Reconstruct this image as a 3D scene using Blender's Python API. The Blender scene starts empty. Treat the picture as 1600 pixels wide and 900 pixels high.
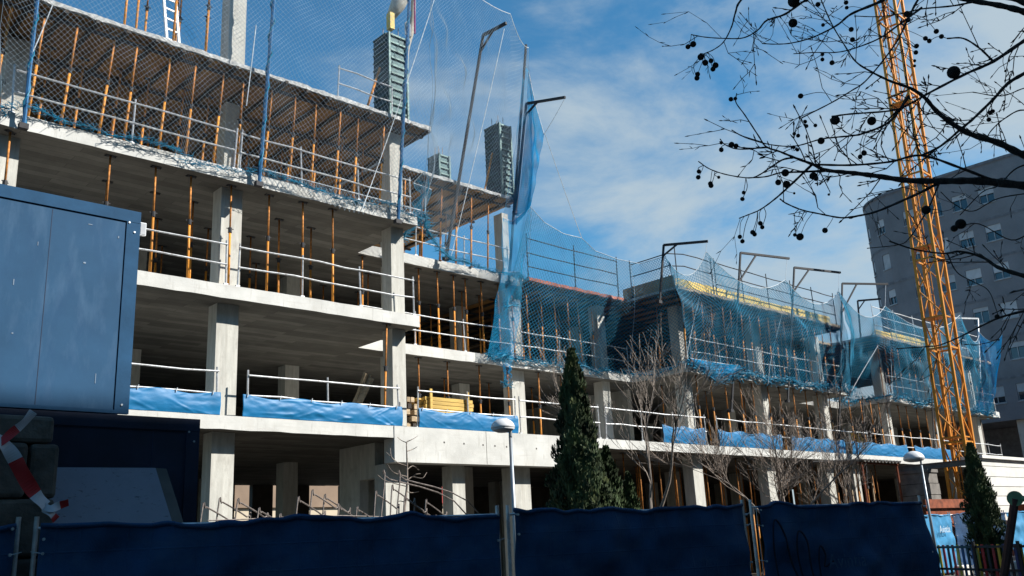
import bpy, math, random
import numpy as np
from mathutils import Vector, Matrix
random.seed(7); rng = np.random.default_rng(7)
scene = bpy.context.scene
COL = scene.collection
# ------------------------------------------------------------------ camera
F = 1440.0
EYE = np.array([0., 0., 1.6])
def _cam_basis():
    r = lambda p: np.array([p[0]-800., -(p[1]-450.), -F])
    Z = r((540, -4660)); Z /= np.linalg.norm(Z)
    X = r((2390, 775)); X = X-Z*(X@Z); X /= np.linalg.norm(X)
    return np.array([X, np.cross(Z, X), Z])
RC = _cam_basis()
cam = bpy.data.objects.new('camera', bpy.data.cameras.new('camera'))
COL.objects.link(cam)
cam.data.sensor_width = 36; cam.data.lens = 36*F/1600
cam.data.clip_start = .05; cam.data.clip_end = 3000
cam.matrix_world = Matrix.Translation(EYE) @ Matrix([list(r) for r in RC]).to_4x4()
scene.camera = cam
scene.render.resolution_x = 1024; scene.render.resolution_y = 576
# ------------------------------------------------------------------ sky, sun, exposure
SUN = Vector((.505, -.609, .609)).normalized()
world = bpy.data.worlds.new('World'); scene.world = world; world.use_nodes = True
wn, wl = world.node_tree.nodes, world.node_tree.links
wn.clear()
def WN(t, **k):
    n = wn.new(t)
    for a, b in k.items(): setattr(n, a, b)
    return n
out = WN('ShaderNodeOutputWorld'); bg = WN('ShaderNodeBackground'); bg.inputs[1].default_value = .05
sky = WN('ShaderNodeTexSky', sky_type='NISHITA', sun_disc=False)
sky.sun_elevation = math.asin(SUN.z); sky.sun_rotation = math.atan2(SUN.x, SUN.y)
sky.altitude = 700; sky.air_density = 1.0; sky.dust_density = .15; sky.ozone_density = 2.2
tc = WN('ShaderNodeTexCoord')
mp = WN('ShaderNodeMapping'); mp.inputs['Scale'].default_value = (1.0, 1.0, 2.2); mp.inputs['Rotation'].default_value = (.2, .5, .6)
mp.inputs['Location'].default_value = (1.9, .4, 3.2)
wl.new(tc.outputs['Generated'], mp.inputs['Vector'])
n1 = WN('ShaderNodeTexNoise'); n1.inputs['Scale'].default_value = 2.6; n1.inputs['Detail'].default_value = 9; n1.inputs['Roughness'].default_value = .61; n1.inputs['Distortion'].default_value = .35
wl.new(mp.outputs[0], n1.inputs['Vector'])
n2 = WN('ShaderNodeTexNoise'); n2.inputs['Scale'].default_value = 1.1; n2.inputs['Detail'].default_value = 3
wl.new(mp.outputs[0], n2.inputs['Vector'])
sm = WN('ShaderNodeMath', operation='MULTIPLY_ADD'); wl.new(n2.outputs[0], sm.inputs[0]); sm.inputs[1].default_value = .75; wl.new(n1.outputs[0], sm.inputs[2])
sx = WN('ShaderNodeSeparateXYZ'); wl.new(tc.outputs['Generated'], sx.inputs[0])
# more cloud towards the horizon and towards +X (where the weather stands)
hz = WN('ShaderNodeMath', operation='MULTIPLY_ADD'); wl.new(sx.outputs['Z'], hz.inputs[0]); hz.inputs[1].default_value = -.30; wl.new(sm.outputs[0], hz.inputs[2])
hx = WN('ShaderNodeMath', operation='MULTIPLY_ADD'); wl.new(sx.outputs['X'], hx.inputs[0]); hx.inputs[1].default_value = .20; wl.new(hz.outputs[0], hx.inputs[2])
cr = WN('ShaderNodeValToRGB'); cr.color_ramp.elements[0].position = .80; cr.color_ramp.elements[1].position = 1.16
cr.color_ramp.elements[0].color = (0, 0, 0, 1); cr.color_ramp.elements[1].color = (.9, .9, .9, 1); cr.color_ramp.interpolation = 'EASE'
# the ramp input is clamped at 1, so bring the sum down first
dv = WN('ShaderNodeMath', operation='MULTIPLY'); wl.new(hx.outputs[0], dv.inputs[0]); dv.inputs[1].default_value = .8
cr.color_ramp.elements[0].position = .60; cr.color_ramp.elements[1].position = .83
wl.new(dv.outputs[0], cr.inputs[0])
tint = WN('ShaderNodeMix', data_type='RGBA', blend_type='MULTIPLY'); tr = WN('ShaderNodeMapRange'); tr.interpolation_type = 'SMOOTHSTEP'; tr.inputs['From Min'].default_value = -.02; tr.inputs['From Max'].default_value = .34; tr.inputs['To Min'].default_value = .25
wl.new(sx.outputs['Z'], tr.inputs[0]); wl.new(tr.outputs[0], tint.inputs['Factor'])
wl.new(sky.outputs[0], tint.inputs['A']); tint.inputs['B'].default_value = (.74, 1.62, 1.80, 1)
mx = WN('ShaderNodeMix', data_type='RGBA'); wl.new(cr.outputs[0], mx.inputs['Factor']); wl.new(tint.outputs['Result'], mx.inputs['A']); mx.inputs['B'].default_value = (5.6, 6.7, 7.4, 1)
wl.new(mx.outputs['Result'], bg.inputs[0]); wl.new(bg.outputs[0], out.inputs[0])
sl = bpy.data.lights.new('sun', 'SUN'); sl.energy = 5.0; sl.angle = math.radians(.5); sl.color = (1, .965, .90)
so = bpy.data.objects.new('sun', sl); COL.objects.link(so); so.location = (20, -20, 40)
so.rotation_euler = SUN.to_track_quat('Z', 'Y').to_euler()
vs = scene.view_settings; vs.view_transform = 'Standard'; vs.look = 'None'; vs.gamma = 1; vs.use_curve_mapping = False; vs.exposure = .86
scene.render.engine = 'CYCLES'
scene.cycles.max_bounces = 5; scene.cycles.diffuse_bounces = 3; scene.cycles.transparent_max_bounces = 8
# ------------------------------------------------------------------ helpers
def ray(x, y): return RC @ np.array([x-800., -(y-450.), -F])
def onY(x, y, Y): d = ray(x, y); return EYE+d*((Y-EYE[1])/d[1])
def onZ(x, y, Z): d = ray(x, y); return EYE+d*((Z-EYE[2])/d[2])
def deep(x, y, d): return EYE+ray(x, y)*(d/F)
def V(*a): return np.array(a, float)

MATS = {}
def mat(name, col, rough=.8, metal=0., var=.18, scale=3., bump=0., bscale=30., col2=None, rnd=0., stretch=(1, 1, 1), spec=.35, coat=0.):
    m = bpy.data.materials.new(name); m.use_nodes = True; MATS[name] = m
    n, l = m.node_tree.nodes, m.node_tree.links
    b = n['Principled BSDF']; b.inputs['Roughness'].default_value = rough; b.inputs['Metallic'].default_value = metal
    b.inputs['Specular IOR Level'].default_value = spec; b.inputs['Coat Weight'].default_value = coat
    t = n.new('ShaderNodeTexCoord'); mpn = n.new('ShaderNodeMapping'); mpn.inputs['Scale'].default_value = stretch
    l.new(t.outputs['Object'], mpn.inputs[0])
    g = n.new('ShaderNodeNewGeometry')
    ns = n.new('ShaderNodeTexNoise'); ns.inputs['Scale'].default_value = scale; ns.inputs['Detail'].default_value = 6; ns.inputs['Roughness'].default_value = .62
    l.new(mpn.outputs[0], ns.inputs['Vector'])
    rp = n.new('ShaderNodeValToRGB'); rp.color_ramp.elements[0].position = .3; rp.color_ramp.elements[1].position = .72
    c2 = col2 if col2 else tuple(c*(1-2*var) for c in col)
    c1 = col if col2 else tuple(min(1, c*(1+var)) for c in col)
    rp.color_ramp.elements[0].color = (*c2, 1); rp.color_ramp.elements[1].color = (*c1, 1)
    l.new(ns.outputs[0], rp.inputs[0])
    src = rp.outputs[0]
    if rnd:
        oi = n.new('ShaderNodeObjectInfo'); hs = n.new('ShaderNodeHueSaturation')
        mr = n.new('ShaderNodeMapRange'); mr.inputs['To Min'].default_value = 1-rnd; mr.inputs['To Max'].default_value = 1+rnd
        l.new(oi.outputs['Random'], mr.inputs[0]); l.new(mr.outputs[0], hs.inputs['Value']); l.new(src, hs.inputs['Color']); src = hs.outputs[0]
    l.new(src, b.inputs['Base Color'])
    if bump:
        nb = n.new('ShaderNodeTexNoise'); nb.inputs['Scale'].default_value = bscale; nb.inputs['Detail'].default_value = 5
        l.new(mpn.outputs[0], nb.inputs['Vector'])
        bp = n.new('ShaderNodeBump'); bp.inputs['Strength'].default_value = bump; bp.inputs['Distance'].default_value = .02
        l.new(nb.outputs[0], bp.inputs['Height']); l.new(bp.outputs[0], b.inputs['Normal'])
    return m

def overlay(m, col, scale, lo, hi, stretch=(1, 1, 1), fac=1.):
    """a second layer (stain, dust, rust) with a noise mask over a material's base colour"""
    n, l = m.node_tree.nodes, m.node_tree.links
    b = n['Principled BSDF']; src = b.inputs['Base Color'].links[0].from_socket
    t = n.new('ShaderNodeTexCoord'); mpn = n.new('ShaderNodeMapping'); mpn.inputs['Scale'].default_value = stretch
    l.new(t.outputs['Object'], mpn.inputs[0])
    ns = n.new('ShaderNodeTexNoise'); ns.inputs['Scale'].default_value = scale; ns.inputs['Detail'].default_value = 7; ns.inputs['Roughness'].default_value = .65
    l.new(mpn.outputs[0], ns.inputs['Vector'])
    mr = n.new('ShaderNodeMapRange'); mr.inputs['From Min'].default_value = lo; mr.inputs['From Max'].default_value = hi; mr.inputs['To Max'].default_value = fac
    l.new(ns.outputs[0], mr.inputs[0])
    x = n.new('ShaderNodeMix'); x.data_type = 'RGBA'; l.new(mr.outputs[0], x.inputs['Factor']); l.new(src, x.inputs['A']); x.inputs['B'].default_value = (*col, 1)
    l.new(x.outputs['Result'], b.inputs['Base Color'])
    return m

mat('concrete', (.53, .525, .495), .88, var=.10, scale=1.3, bump=.25, bscale=45)
overlay(MATS['concrete'], (.40, .38, .34), 2.2, .52, .8, (1, 1, .35), .55)
overlay(MATS['concrete'], (.62, .62, .59), 7, .58, .75, (1, 1, 1), .4)
mat('column_concrete', (.48, .47, .425), .88, var=.12, scale=2.5, bump=.3, bscale=30, stretch=(3, 3, .5))
overlay(MATS['column_concrete'], (.27, .25, .22), 5, .54, .74, (1, 1, .5), .7)
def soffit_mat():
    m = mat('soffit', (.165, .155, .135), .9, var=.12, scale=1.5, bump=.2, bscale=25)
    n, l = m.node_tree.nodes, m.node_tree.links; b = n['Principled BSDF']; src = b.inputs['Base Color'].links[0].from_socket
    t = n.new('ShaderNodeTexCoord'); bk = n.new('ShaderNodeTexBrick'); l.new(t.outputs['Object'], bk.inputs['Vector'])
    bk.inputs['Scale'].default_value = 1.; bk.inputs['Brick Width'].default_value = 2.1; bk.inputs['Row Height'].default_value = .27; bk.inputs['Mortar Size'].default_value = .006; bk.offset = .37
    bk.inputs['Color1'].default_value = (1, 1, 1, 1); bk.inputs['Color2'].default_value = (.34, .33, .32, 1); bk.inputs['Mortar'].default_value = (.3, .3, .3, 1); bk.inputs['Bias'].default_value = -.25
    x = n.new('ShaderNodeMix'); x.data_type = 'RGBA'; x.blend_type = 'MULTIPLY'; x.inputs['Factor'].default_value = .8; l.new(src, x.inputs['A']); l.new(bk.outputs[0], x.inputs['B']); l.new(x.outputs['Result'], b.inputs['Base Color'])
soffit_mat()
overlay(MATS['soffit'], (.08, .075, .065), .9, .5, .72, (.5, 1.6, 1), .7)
overlay(MATS['column_concrete'], (.36, .34, .30), 9, .5, .62, (1, 1, .04), .55)
overlay(MATS['concrete'], (.42, .40, .37), 3, .55, .66, (.35, 1, 5), .45)
overlay(MATS['concrete'], (.33, .315, .285), 5, .57, .70, (2.2, 1, .35), .55)
mat('fresh_concrete', (.44, .44, .43), .9, var=.25, scale=9, bump=.6, bscale=25)
mat('plywood', (.235, .115, .028), .75, var=.2, scale=2, bump=.15, bscale=20, rnd=.25, stretch=(1, .3, 1))
overlay(MATS['plywood'], (.07, .04, .022), 1.3, .5, .7, (1, 1, 1), .7)
mat('dark_wall', (.10, .085, .07), .9, var=.2, scale=2)  # walls deep in the bays; their lack of light is put into the colour
mat('steel_dark', (.03, .03, .034), .7, 0, var=.3, scale=8, bump=.1)
mat('joist', (.045, .036, .03), .8, 0, var=.4, scale=6)
mat('prop_orange', (.64, .25, .03), .6, 0, var=.15, scale=6, rnd=.3)
overlay(MATS['prop_orange'], (.30, .085, .025), 7, .52, .66, (1, 1, .6), .9)
mat('prop_rust', (.48, .185, .04), .75, 0, var=.35, scale=12, rnd=.3)
mat('galvanised', (.58, .59, .60), .45, .55, var=.2, scale=10)
overlay(MATS['galvanised'], (.24, .2, .17), 8, .55, .7, (1, 1, 1), .7)
mat('net_blue', (.004, .215, .37), .55, var=.25, scale=1.5, rnd=.1)
mat('net_cyan', (.015, .50, .80), .5, var=.12, scale=2)
mat('net_grey', (.20, .27, .33), .6, var=.2, scale=2)
def translucent(name, fac):
    m = MATS[name]; n, l = m.node_tree.nodes, m.node_tree.links; b = n['Principled BSDF']; o = n['Material Output']
    t = n.new('ShaderNodeBsdfTranslucent'); x = n.new('ShaderNodeMixShader'); x.inputs[0].default_value = fac
    l.new(b.inputs['Base Color'].links[0].from_socket, t.inputs[0]); l.new(b.outputs[0], x.inputs[1]); l.new(t.outputs[0], x.inputs[2]); l.new(x.outputs[0], o.inputs[0])
mat('rope', (.62, .66, .68), .8, var=.2, scale=6)
translucent('net_cyan', .58); translucent('net_blue', .3)
mat('tarp_blue', (.003, .14, .32), .5, var=.12, scale=1.5, bump=.12, bscale=9, spec=.35, stretch=(.7, 1, 1.7))
overlay(MATS['tarp_blue'], (.02, .17, .42), 2, .5, .8, (.5, 1, 2.4), .35)
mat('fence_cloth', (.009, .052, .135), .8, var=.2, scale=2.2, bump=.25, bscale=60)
overlay(MATS['fence_cloth'], (.03, .075, .15), 3.2, .5, .75, (.7, 1, 1.6), .7)
def wire_print(m):
    n, l = m.node_tree.nodes, m.node_tree.links; b = n['Principled BSDF']; t = n.new('ShaderNodeTexCoord'); mpn = n.new('ShaderNodeMapping'); mpn.inputs['Rotation'].default_value = (math.radians(90), 0, 0)
    l.new(t.outputs['Object'], mpn.inputs[0]); bk = n.new('ShaderNodeTexBrick'); bk.offset = 0; l.new(mpn.outputs[0], bk.inputs['Vector']); bk.inputs['Scale'].default_value = 1
    bk.inputs['Brick Width'].default_value = .19; bk.inputs['Row Height'].default_value = .25; bk.inputs['Mortar Size'].default_value = .012; bk.inputs['Mortar Smooth'].default_value = 1
    bp = n.new('ShaderNodeBump'); bp.inputs['Strength'].default_value = .35; bp.inputs['Distance'].default_value = .010; l.new(bk.outputs['Fac'], bp.inputs['Height'])
    old = b.inputs['Normal'].links[0].from_socket; l.new(old, bp.inputs['Normal']); l.new(bp.outputs[0], b.inputs['Normal'])
wire_print(MATS['fence_cloth'])
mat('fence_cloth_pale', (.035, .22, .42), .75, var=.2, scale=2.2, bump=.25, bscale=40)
mat('formwork_green', (.045, .095, .10), .6, .3, var=.25, scale=4, rnd=.1)
mat('formwork_face', (.025, .05, .06), .6, .3, var=.3, scale=4)
mat('formwork_edge', (.13, .21, .20), .6, .2, var=.25, scale=6)
mat('timber_yellow', (.55, .36, .09), .65, var=.2, scale=4, stretch=(.5, 4, 4), rnd=.2)
mat('board_yellow', (.68, .48, .10), .6, var=.16, scale=3, rnd=.1)
overlay(MATS['board_yellow'], (.45, .36, .22), 4, .55, .7, (1, 1, 1), .7)
mat('timber', (.40, .30, .19), .8, var=.25, scale=5, stretch=(.5, 4, 4), rnd=.25)
mat('red_edge', (.42, .13, .07), .75, var=.25, scale=4)
mat('crane_yellow', (.60, .225, .018), .5, .1, var=.12, scale=4, rnd=.06)
overlay(MATS['crane_yellow'], (.32, .11, .02), 6, .55, .72, (1, 1, .6), .6)
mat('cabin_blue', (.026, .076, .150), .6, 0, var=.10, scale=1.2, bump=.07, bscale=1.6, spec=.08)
overlay(MATS['cabin_blue'], (.075, .14, .23), 5, .5, .75, (1, 1, .25), .5)
overlay(MATS['cabin_blue'], (.017, .052, .12), 2.5, .5, .75, (1, 1, .3), .5)
mat('cabin_frame', (.020, .068, .140), .65, 0, var=.12, scale=3, bump=.05, spec=.08)
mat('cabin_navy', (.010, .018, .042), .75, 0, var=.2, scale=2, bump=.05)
mat('seam', (.012, .03, .07), .7)
mat('scratch_grey', (.16, .22, .30), .6)
mat('rivet', (.55, .6, .65), .4, .6)
mat('old_block', (.115, .10, .085), .95, var=.3, scale=4, bump=.8, bscale=14)
mat('dirty_board', (.20, .215, .26), .8, var=.1, scale=2)
overlay(MATS['dirty_board'], (.025, .025, .03), 16, .6, .7, (1, 1, 2.), .85)
overlay(MATS['dirty_board'], (.13, .14, .17), 2, .45, .7, (1, 1, 1), .7)
mat('board_side', (.05, .06, .06), .8)
mat('tape_white', (.45, .45, .48), .5, var=.06); mat('tape_red', (.42, .018, .02), .5, var=.1)
mat('grey_brick', (.205, .208, .225), .9, var=.15, scale=.35, bump=.2, bscale=6)
overlay(MATS['grey_brick'], (.15, .153, .17), 9, .45, .7, (1, 1, 3), .6)
mat('grey_trim', (.165, .168, .185), .8)
mat('blind', (.42, .43, .45), .7, var=.1, scale=2, rnd=.12)
mat('window_frame', (.34, .35, .37), .5, .2)
mat('glass', (.02, .035, .05), .08, 0, var=.1, spec=.9)
mat('bark', (.045, .038, .036), .9, var=.35, scale=20, bump=.6, bscale=60)
mat('bark_pale', (.26, .215, .18), .9, var=.35, scale=14)
mat('bark_brown', (.25, .20, .165), .9, var=.35, scale=14)
mat('seed_ball', (.035, .026, .022), .95, var=.4, scale=60, bump=1., bscale=220)
mat('cypress_leaf', (.045, .072, .026), .75, var=.45, scale=2.2)
overlay(MATS['cypress_leaf'], (.11, .12, .035), 5, .54, .74, (1, 1, .6), .65)
mat('cypress_core', (.014, .02, .009), .95)
mat('lamp_white', (.62, .63, .64), .35, var=.04, spec=.5)
mat('lamp_pole', (.28, .31, .34), .45, .5, var=.1)
mat('white_panel', (.60, .59, .55), .8, var=.08, scale=2, bump=.2, rnd=.05)
mat('brown_panel', (.17, .155, .14), .85, var=.2, scale=2.5, bump=.2, rnd=.12)
mat('rust_steel', (.26, .07, .03), .75, .2, var=.3, scale=4)
mat('ground_dirt', (.085, .075, .062), .95, var=.2, scale=.6, bump=.6, bscale=6)
mat('paving', (.30, .29, .28), .9, var=.15, scale=1.2, bump=.3, bscale=20)
mat('asphalt', (.05, .05, .052), .9, var=.15, scale=3, bump=.5, bscale=80)
mat('kerb', (.35, .34, .33), .85, var=.12)
mat('slat_yellow', (.55, .38, .03), .5); mat('slat_red', (.36, .025, .03), .5); mat('slat_blue', (.02, .04, .16), .5); mat('slat_black', (.015, .015, .02), .5)
mat('play_green', (.14, .24, .12), .6); mat('play_brown', (.07, .03, .025), .7)
mat('beige_wall', (.50, .42, .31), .9, var=.08, scale=.5); mat('brown_wall', (.24, .17, .12), .9, var=.1, scale=.5)
mat('red_wall', (.42, .07, .06), .8); mat('rebar', (.20, .17, .155), .6, .4, var=.3, scale=20)
mat('apartment', (.42, .36, .29), .9, var=.1, scale=.4)
mat('letter_blue', (.035, .085, .165), .8, var=.3, scale=12); mat('letter_white', (.55, .62, .68), .7); mat('ink', (.004, .008, .022), .8)
mat('bucket', (.44, .42, .36), .7, .2, var=.2, scale=5); mat('hose', (.40, .37, .31), .8); mat('strap_pink', (.30, .03, .14), .7)

LOC = {}
class MB:
    def __init__(s): s.v = []; s.f = []; s.mi = []; s.cur = 0
    def quad(s, a, b, c, d):
        k = len(s.v); s.v += [tuple(a), tuple(b), tuple(c), tuple(d)]; s.f.append((k, k+1, k+2, k+3)); s.mi.append(s.cur)
    def box(s, x0, x1, y0, y1, z0, z1):
        k = len(s.v)
        s.v += [(x0, y0, z0), (x1, y0, z0), (x1, y1, z0), (x0, y1, z0), (x0, y0, z1), (x1, y0, z1), (x1, y1, z1), (x0, y1, z1)]
        for q in ((0, 3, 2, 1), (4, 5, 6, 7), (0, 1, 5, 4), (1, 2, 6, 5), (2, 3, 7, 6), (3, 0, 4, 7)):
            s.f.append(tuple(k+i for i in q)); s.mi.append(s.cur)
        return s
    def bar(s, a, b, w, h=None, up=(0, 0, 1)):
        """square bar from a to b"""
        h = h or w; a = V(*a); b = V(*b); d = b-a; d = d/np.linalg.norm(d)
        u = V(*up)
        if abs(d@u) > .97: u = V(1, 0, 0)
        sx = np.cross(d, u); sx /= np.linalg.norm(sx); uz = np.cross(sx, d)
        k = len(s.v)
        for p in (a, b):
            for i, j in ((-1, -1), (1, -1), (1, 1), (-1, 1)): s.v.append(tuple(p+sx*i*w/2+uz*j*h/2))
        for q in ((0, 3, 2, 1), (4, 5, 6, 7), (0, 1, 5, 4), (1, 2, 6, 5), (2, 3, 7, 6), (3, 0, 4, 7)):
            s.f.append(tuple(k+i for i in q)); s.mi.append(s.cur)
        return s
    def tube(s, pts, r, n=6, cap=True):
        P = [V(*p) for p in pts]; m = len(P)
        R = r if hasattr(r, '__len__') else [r]*m
        k = len(s.v); pu = None
        for i in range(m):
            d = P[min(i+1, m-1)]-P[max(i-1, 0)]; L = np.linalg.norm(d); d = d/L if L > 1e-9 else V(0, 0, 1)
            if pu is None:
                pu = V(0, 0, 1) if abs(d[2]) < .9 else V(1, 0, 0)
            a = np.cross(d, pu); a /= np.linalg.norm(a); b = np.cross(a, d); pu = b
            for j in range(n):
                t = 2*math.pi*j/n; s.v.append(tuple(P[i]+(a*math.cos(t)+b*math.sin(t))*R[i]))
        for i in range(m-1):
            for j in range(n):
                s.f.append((k+i*n+j, k+i*n+(j+1) % n, k+(i+1)*n+(j+1) % n, k+(i+1)*n+j)); s.mi.append(s.cur)
        if cap:
            s.f.append(tuple(k+j for j in reversed(range(n)))); s.mi.append(s.cur)
            s.f.append(tuple(k+(m-1)*n+j for j in range(n))); s.mi.append(s.cur)
        return s
    def lathe(s, c, prof, n=16):
        k = len(s.v); m = len(prof)
        for r, z in prof:
            for j in range(n):
                t = 2*math.pi*j/n; s.v.append((c[0]+r*math.cos(t), c[1]+r*math.sin(t), c[2]+z))
        for i in range(m-1):
            for j in range(n):
                s.f.append((k+i*n+j, k+i*n+(j+1) % n, k+(i+1)*n+(j+1) % n, k+(i+1)*n+j)); s.mi.append(s.cur)
        s.f.append(tuple(k+j for j in reversed(range(n)))); s.mi.append(s.cur)
        s.f.append(tuple(k+(m-1)*n+j for j in range(n))); s.mi.append(s.cur)
        return s
    def grid(s, P):
        h, w = P.shape[:2]; k = len(s.v); s.v += [tuple(p) for p in P.reshape(-1, 3)]
        for i in range(h-1):
            for j in range(w-1): s.f.append((k+i*w+j, k+i*w+j+1, k+(i+1)*w+j+1, k+(i+1)*w+j)); s.mi.append(s.cur)
        return s
    def build(s, name, m, parent=None, smooth=False):
        me = bpy.data.meshes.new(name)
        vv = np.array(s.v, float)
        if parent is not None: off = LOC[parent.name]
        else:
            lo, hi = vv.min(0), vv.max(0); off = V((lo[0]+hi[0])/2, (lo[1]+hi[1])/2, lo[2])
        me.from_pydata([tuple(p) for p in (vv-off)], [], s.f)
        for q in (m if isinstance(m, (list, tuple)) else [m]): me.materials.append(MATS[q])
        if isinstance(m, (list, tuple)): me.polygons.foreach_set('material_index', s.mi)
        if smooth: me.polygons.foreach_set('use_smooth', [True]*len(me.polygons))
        me.update()
        o = bpy.data.objects.new(name, me); COL.objects.link(o)
        if parent is not None: o.parent = parent; LOC[o.name] = off
        else: o.location = off; LOC[o.name] = off
        return o
def tag(o, label=None, cat=None, group=None, kind=None):
    if label: o['label'] = label
    if cat: o['category'] = cat
    if group: o['group'] = group
    if kind: o['kind'] = kind
    return o
def thing(name, label, cat, loc, group=None):
    o = bpy.data.objects.new(name, None); o.empty_display_size = .2; COL.objects.link(o); o.location = loc
    LOC[o.name] = V(*loc); return tag(o, label, cat, group)
def box(name, m, parent, *b): return MB().box(*b).build(name, m, parent)
ORD = 'first second third fourth fifth sixth seventh eighth ninth tenth eleventh twelfth thirteenth fourteenth fifteenth sixteenth seventeenth eighteenth nineteenth twentieth twenty-first twenty-second twenty-third twenty-fourth twenty-fifth twenty-sixth twenty-seventh twenty-eighth twenty-ninth thirtieth'.split()
def smooth_path(pts, k=5):
    P = np.array(pts, float); P = np.vstack([2*P[0]-P[1], P, 2*P[-1]-P[-2]]); o = []
    for i in range(1, len(P)-2):
        for t in np.linspace(0, 1, k, endpoint=False):
            a, b, c, d = P[i-1:i+3]
            o.append(.5*((2*b)+(-a+c)*t+(2*a-5*b+4*c-d)*t*t+(-a+3*b-3*c+d)*t**3))
    o.append(P[-2]); return np.array(o)
def resample(pts, n):
    P = np.array(pts, float); s = np.r_[0, np.cumsum(np.linalg.norm(np.diff(P, axis=0), axis=1))]
    t = np.linspace(0, s[-1], n); return np.stack([np.interp(t, s, P[:, i]) for i in range(3)], 1)
def pathlen(pts): return np.linalg.norm(np.diff(np.array(pts, float), axis=0), axis=1).sum()

def smooth_noise(h, w, k):
    a = rng.normal(0, 1, (h//k+4, w//k+4))
    yi = np.linspace(0, a.shape[0]-1.01, h); xi = np.linspace(0, a.shape[1]-1.01, w)
    y0, x0 = yi.astype(int), xi.astype(int); fy, fx = (yi-y0)[:, None], (xi-x0)[None]
    fy = fy*fy*(3-2*fy); fx = fx*fx*(3-2*fx)
    return (a[y0][:, x0]*(1-fy)+a[y0+1][:, x0]*fy)*(1-fx)+(a[y0][:, x0+1]*(1-fy)+a[y0+1][:, x0+1]*fy)*fx
# levels (tops of slabs), all in metres above the pavement
L1, L2, L3, L4 = 4.81, 7.90, 10.88, 13.79
YA, YB, YC = 19.70, 22.72, 20.15          # slab fronts: left block, recess, right blocks
TH = .33
# ------------------------------------------------------------------ ground
g = MB(); g.quad((-1500, -1500, 0), (1500, -1500, 0), (1500, 1500, 0), (-1500, 1500, 0)); o = g.build('ground', 'ground_dirt'); tag(o, kind='structure')
g = MB(); g.box(-60, 120, -3.5, 4.6, .004, .13); tag(g.build('pavement', 'paving'), kind='structure')
g = MB(); g.box(-60, 120, 4.6, 4.75, .004, .14); tag(g.build('kerb_line', 'kerb'), kind='structure')
g = MB(); g.quad((-60, -7, .008), (120, -7, .008), (120, -3.5, .008), (-60, -3.5, .008)); tag(g.build('road', 'asphalt'), kind='structure')

# ------------------------------------------------------------------ apartment block across the street (behind the photographer): it throws the foreground shade
ab = thing('apartment_block', 'long beige apartment block across the street, behind the photographer', 'building', (25, -16, 0))
H, FY = 21.12, -8.4
m = MB(); m.box(-22, 72, -24, FY, 0, H); m.build('wall', 'apartment', ab)
m = MB(); m.box(-22.1, 72.1, FY, FY+.06, H-.35, H-.002); m.build('parapet_band', 'grey_trim', ab)
wm = None
for fl in range(6):
    for i in range(22):
        x = -19+i*4.1; z = 2.0+fl*3.1
        if wm is None:
            q = MB(); q.box(-.7, .7, FY+.005, FY+.045, 0, 1.4); o = MB.build(q, 'window', 'glass', ab); wm = o.data
            for v in wm.vertices: v.co.x += 25; v.co.y += 0
            o.location = (x-25, 0, z)
        else:
            o = bpy.data.objects.new('window', wm); COL.objects.link(o); o.parent = ab; o.location = (x-25, 0, z)

# ------------------------------------------------------------------ the concrete frame
fr = thing('concrete_building', 'unfinished grey concrete building frame with open floors behind blue nets', 'building', (30, 28, 0))
def slab(x0, x1, y0, y1, top, th=TH, name='slab'):
    nx = max(2, int((x1-x0)/.35)); m = MB(); m.cur = 0
    # front face slightly uneven, arris chipped
    xs = np.linspace(x0, x1, nx); jt = rng.normal(0, .004, nx); jb = rng.normal(0, .006, nx); jt[0] = jt[-1] = jb[0] = jb[-1] = 0
    top_l = [(x, y0+.004+abs(a), top+a*.6) for x, a in zip(xs, jt)]
    bot_l = [(x, y0+abs(b), top-th+b) for x, b in zip(xs, jb)]
    for i in range(nx-1):
        m.cur = 0
        m.quad(bot_l[i], bot_l[i+1], top_l[i+1], top_l[i])
        m.quad(top_l[i], top_l[i+1], (xs[i+1], y1, top), (xs[i], y1, top))
        m.cur = 1
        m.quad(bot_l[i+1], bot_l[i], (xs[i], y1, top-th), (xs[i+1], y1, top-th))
    m.cur = 0
    m.quad((x0, y1, top-th), bot_l[0], top_l[0], (x0, y1, top)); m.quad(bot_l[-1], (x1, y1, top-th), (x1, y1, top), top_l[-1])
    m.quad((x1, y1, top-th), (x0, y1, top-th), (x0, y1, top), (x1, y1, top))
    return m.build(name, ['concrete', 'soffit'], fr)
RY = 34.5                                   # rear of the frame
slab(3.2, 15.17, YA, RY, L2); slab(4.38, 15.17, YA, RY, L3)
slab(15.17, 27.95, YB, RY, L2); slab(15.17, 22.2, YB, RY, L3)
slab(27.95, 40.2, YC, RY, L2); slab(40.2, 44.3, YB, RY, L2); slab(44.3, 58.4, YC, RY, L2)
slab(3.2, 14.25, YA, RY, L1, .31); slab(14.25, 21.3, YA+.45, RY, L1, .31); slab(21.3, 58.4, YA, RY, L1, .30)
m = MB(); m.box(14.25, 21.3, YA-.02, YA+.45, 3.88, L1); m.build('edge_beam', 'concrete', fr)
for i, x in enumerate((15.9, 16.6, 17.3, 17.75, 18.2, 19.4, 20.1)):     # tie holes of the beam's formwork
    q = MB(); q.box(x-.022, x+.022, YA-.024, YA-.0195, 4.42-.01*i, 4.464-.01*i); q.build('tie_hole', 'joist', fr)
q = MB(); q.box(17.42, 17.435, YA-.023, YA-.0198, 3.89, L1-.01); q.build('joint', 'soffit', fr)
def column(x0, x1, y0, z0, z1, d=.45): return box('column', 'column_concrete', fr, x0, x1, y0, y0+d, z0, z1)
for z0, z1 in ((0, L1-.31), (L1, L2-TH), (L2, L3-TH)):
    column(9.5, 10.06, 20.2, z0, z1)
    for xx in (9.5, 14.6, 21.8, 28.3):
        for yy in (26., 31.5): column(xx, xx+.5, yy, z0, z1)
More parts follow.
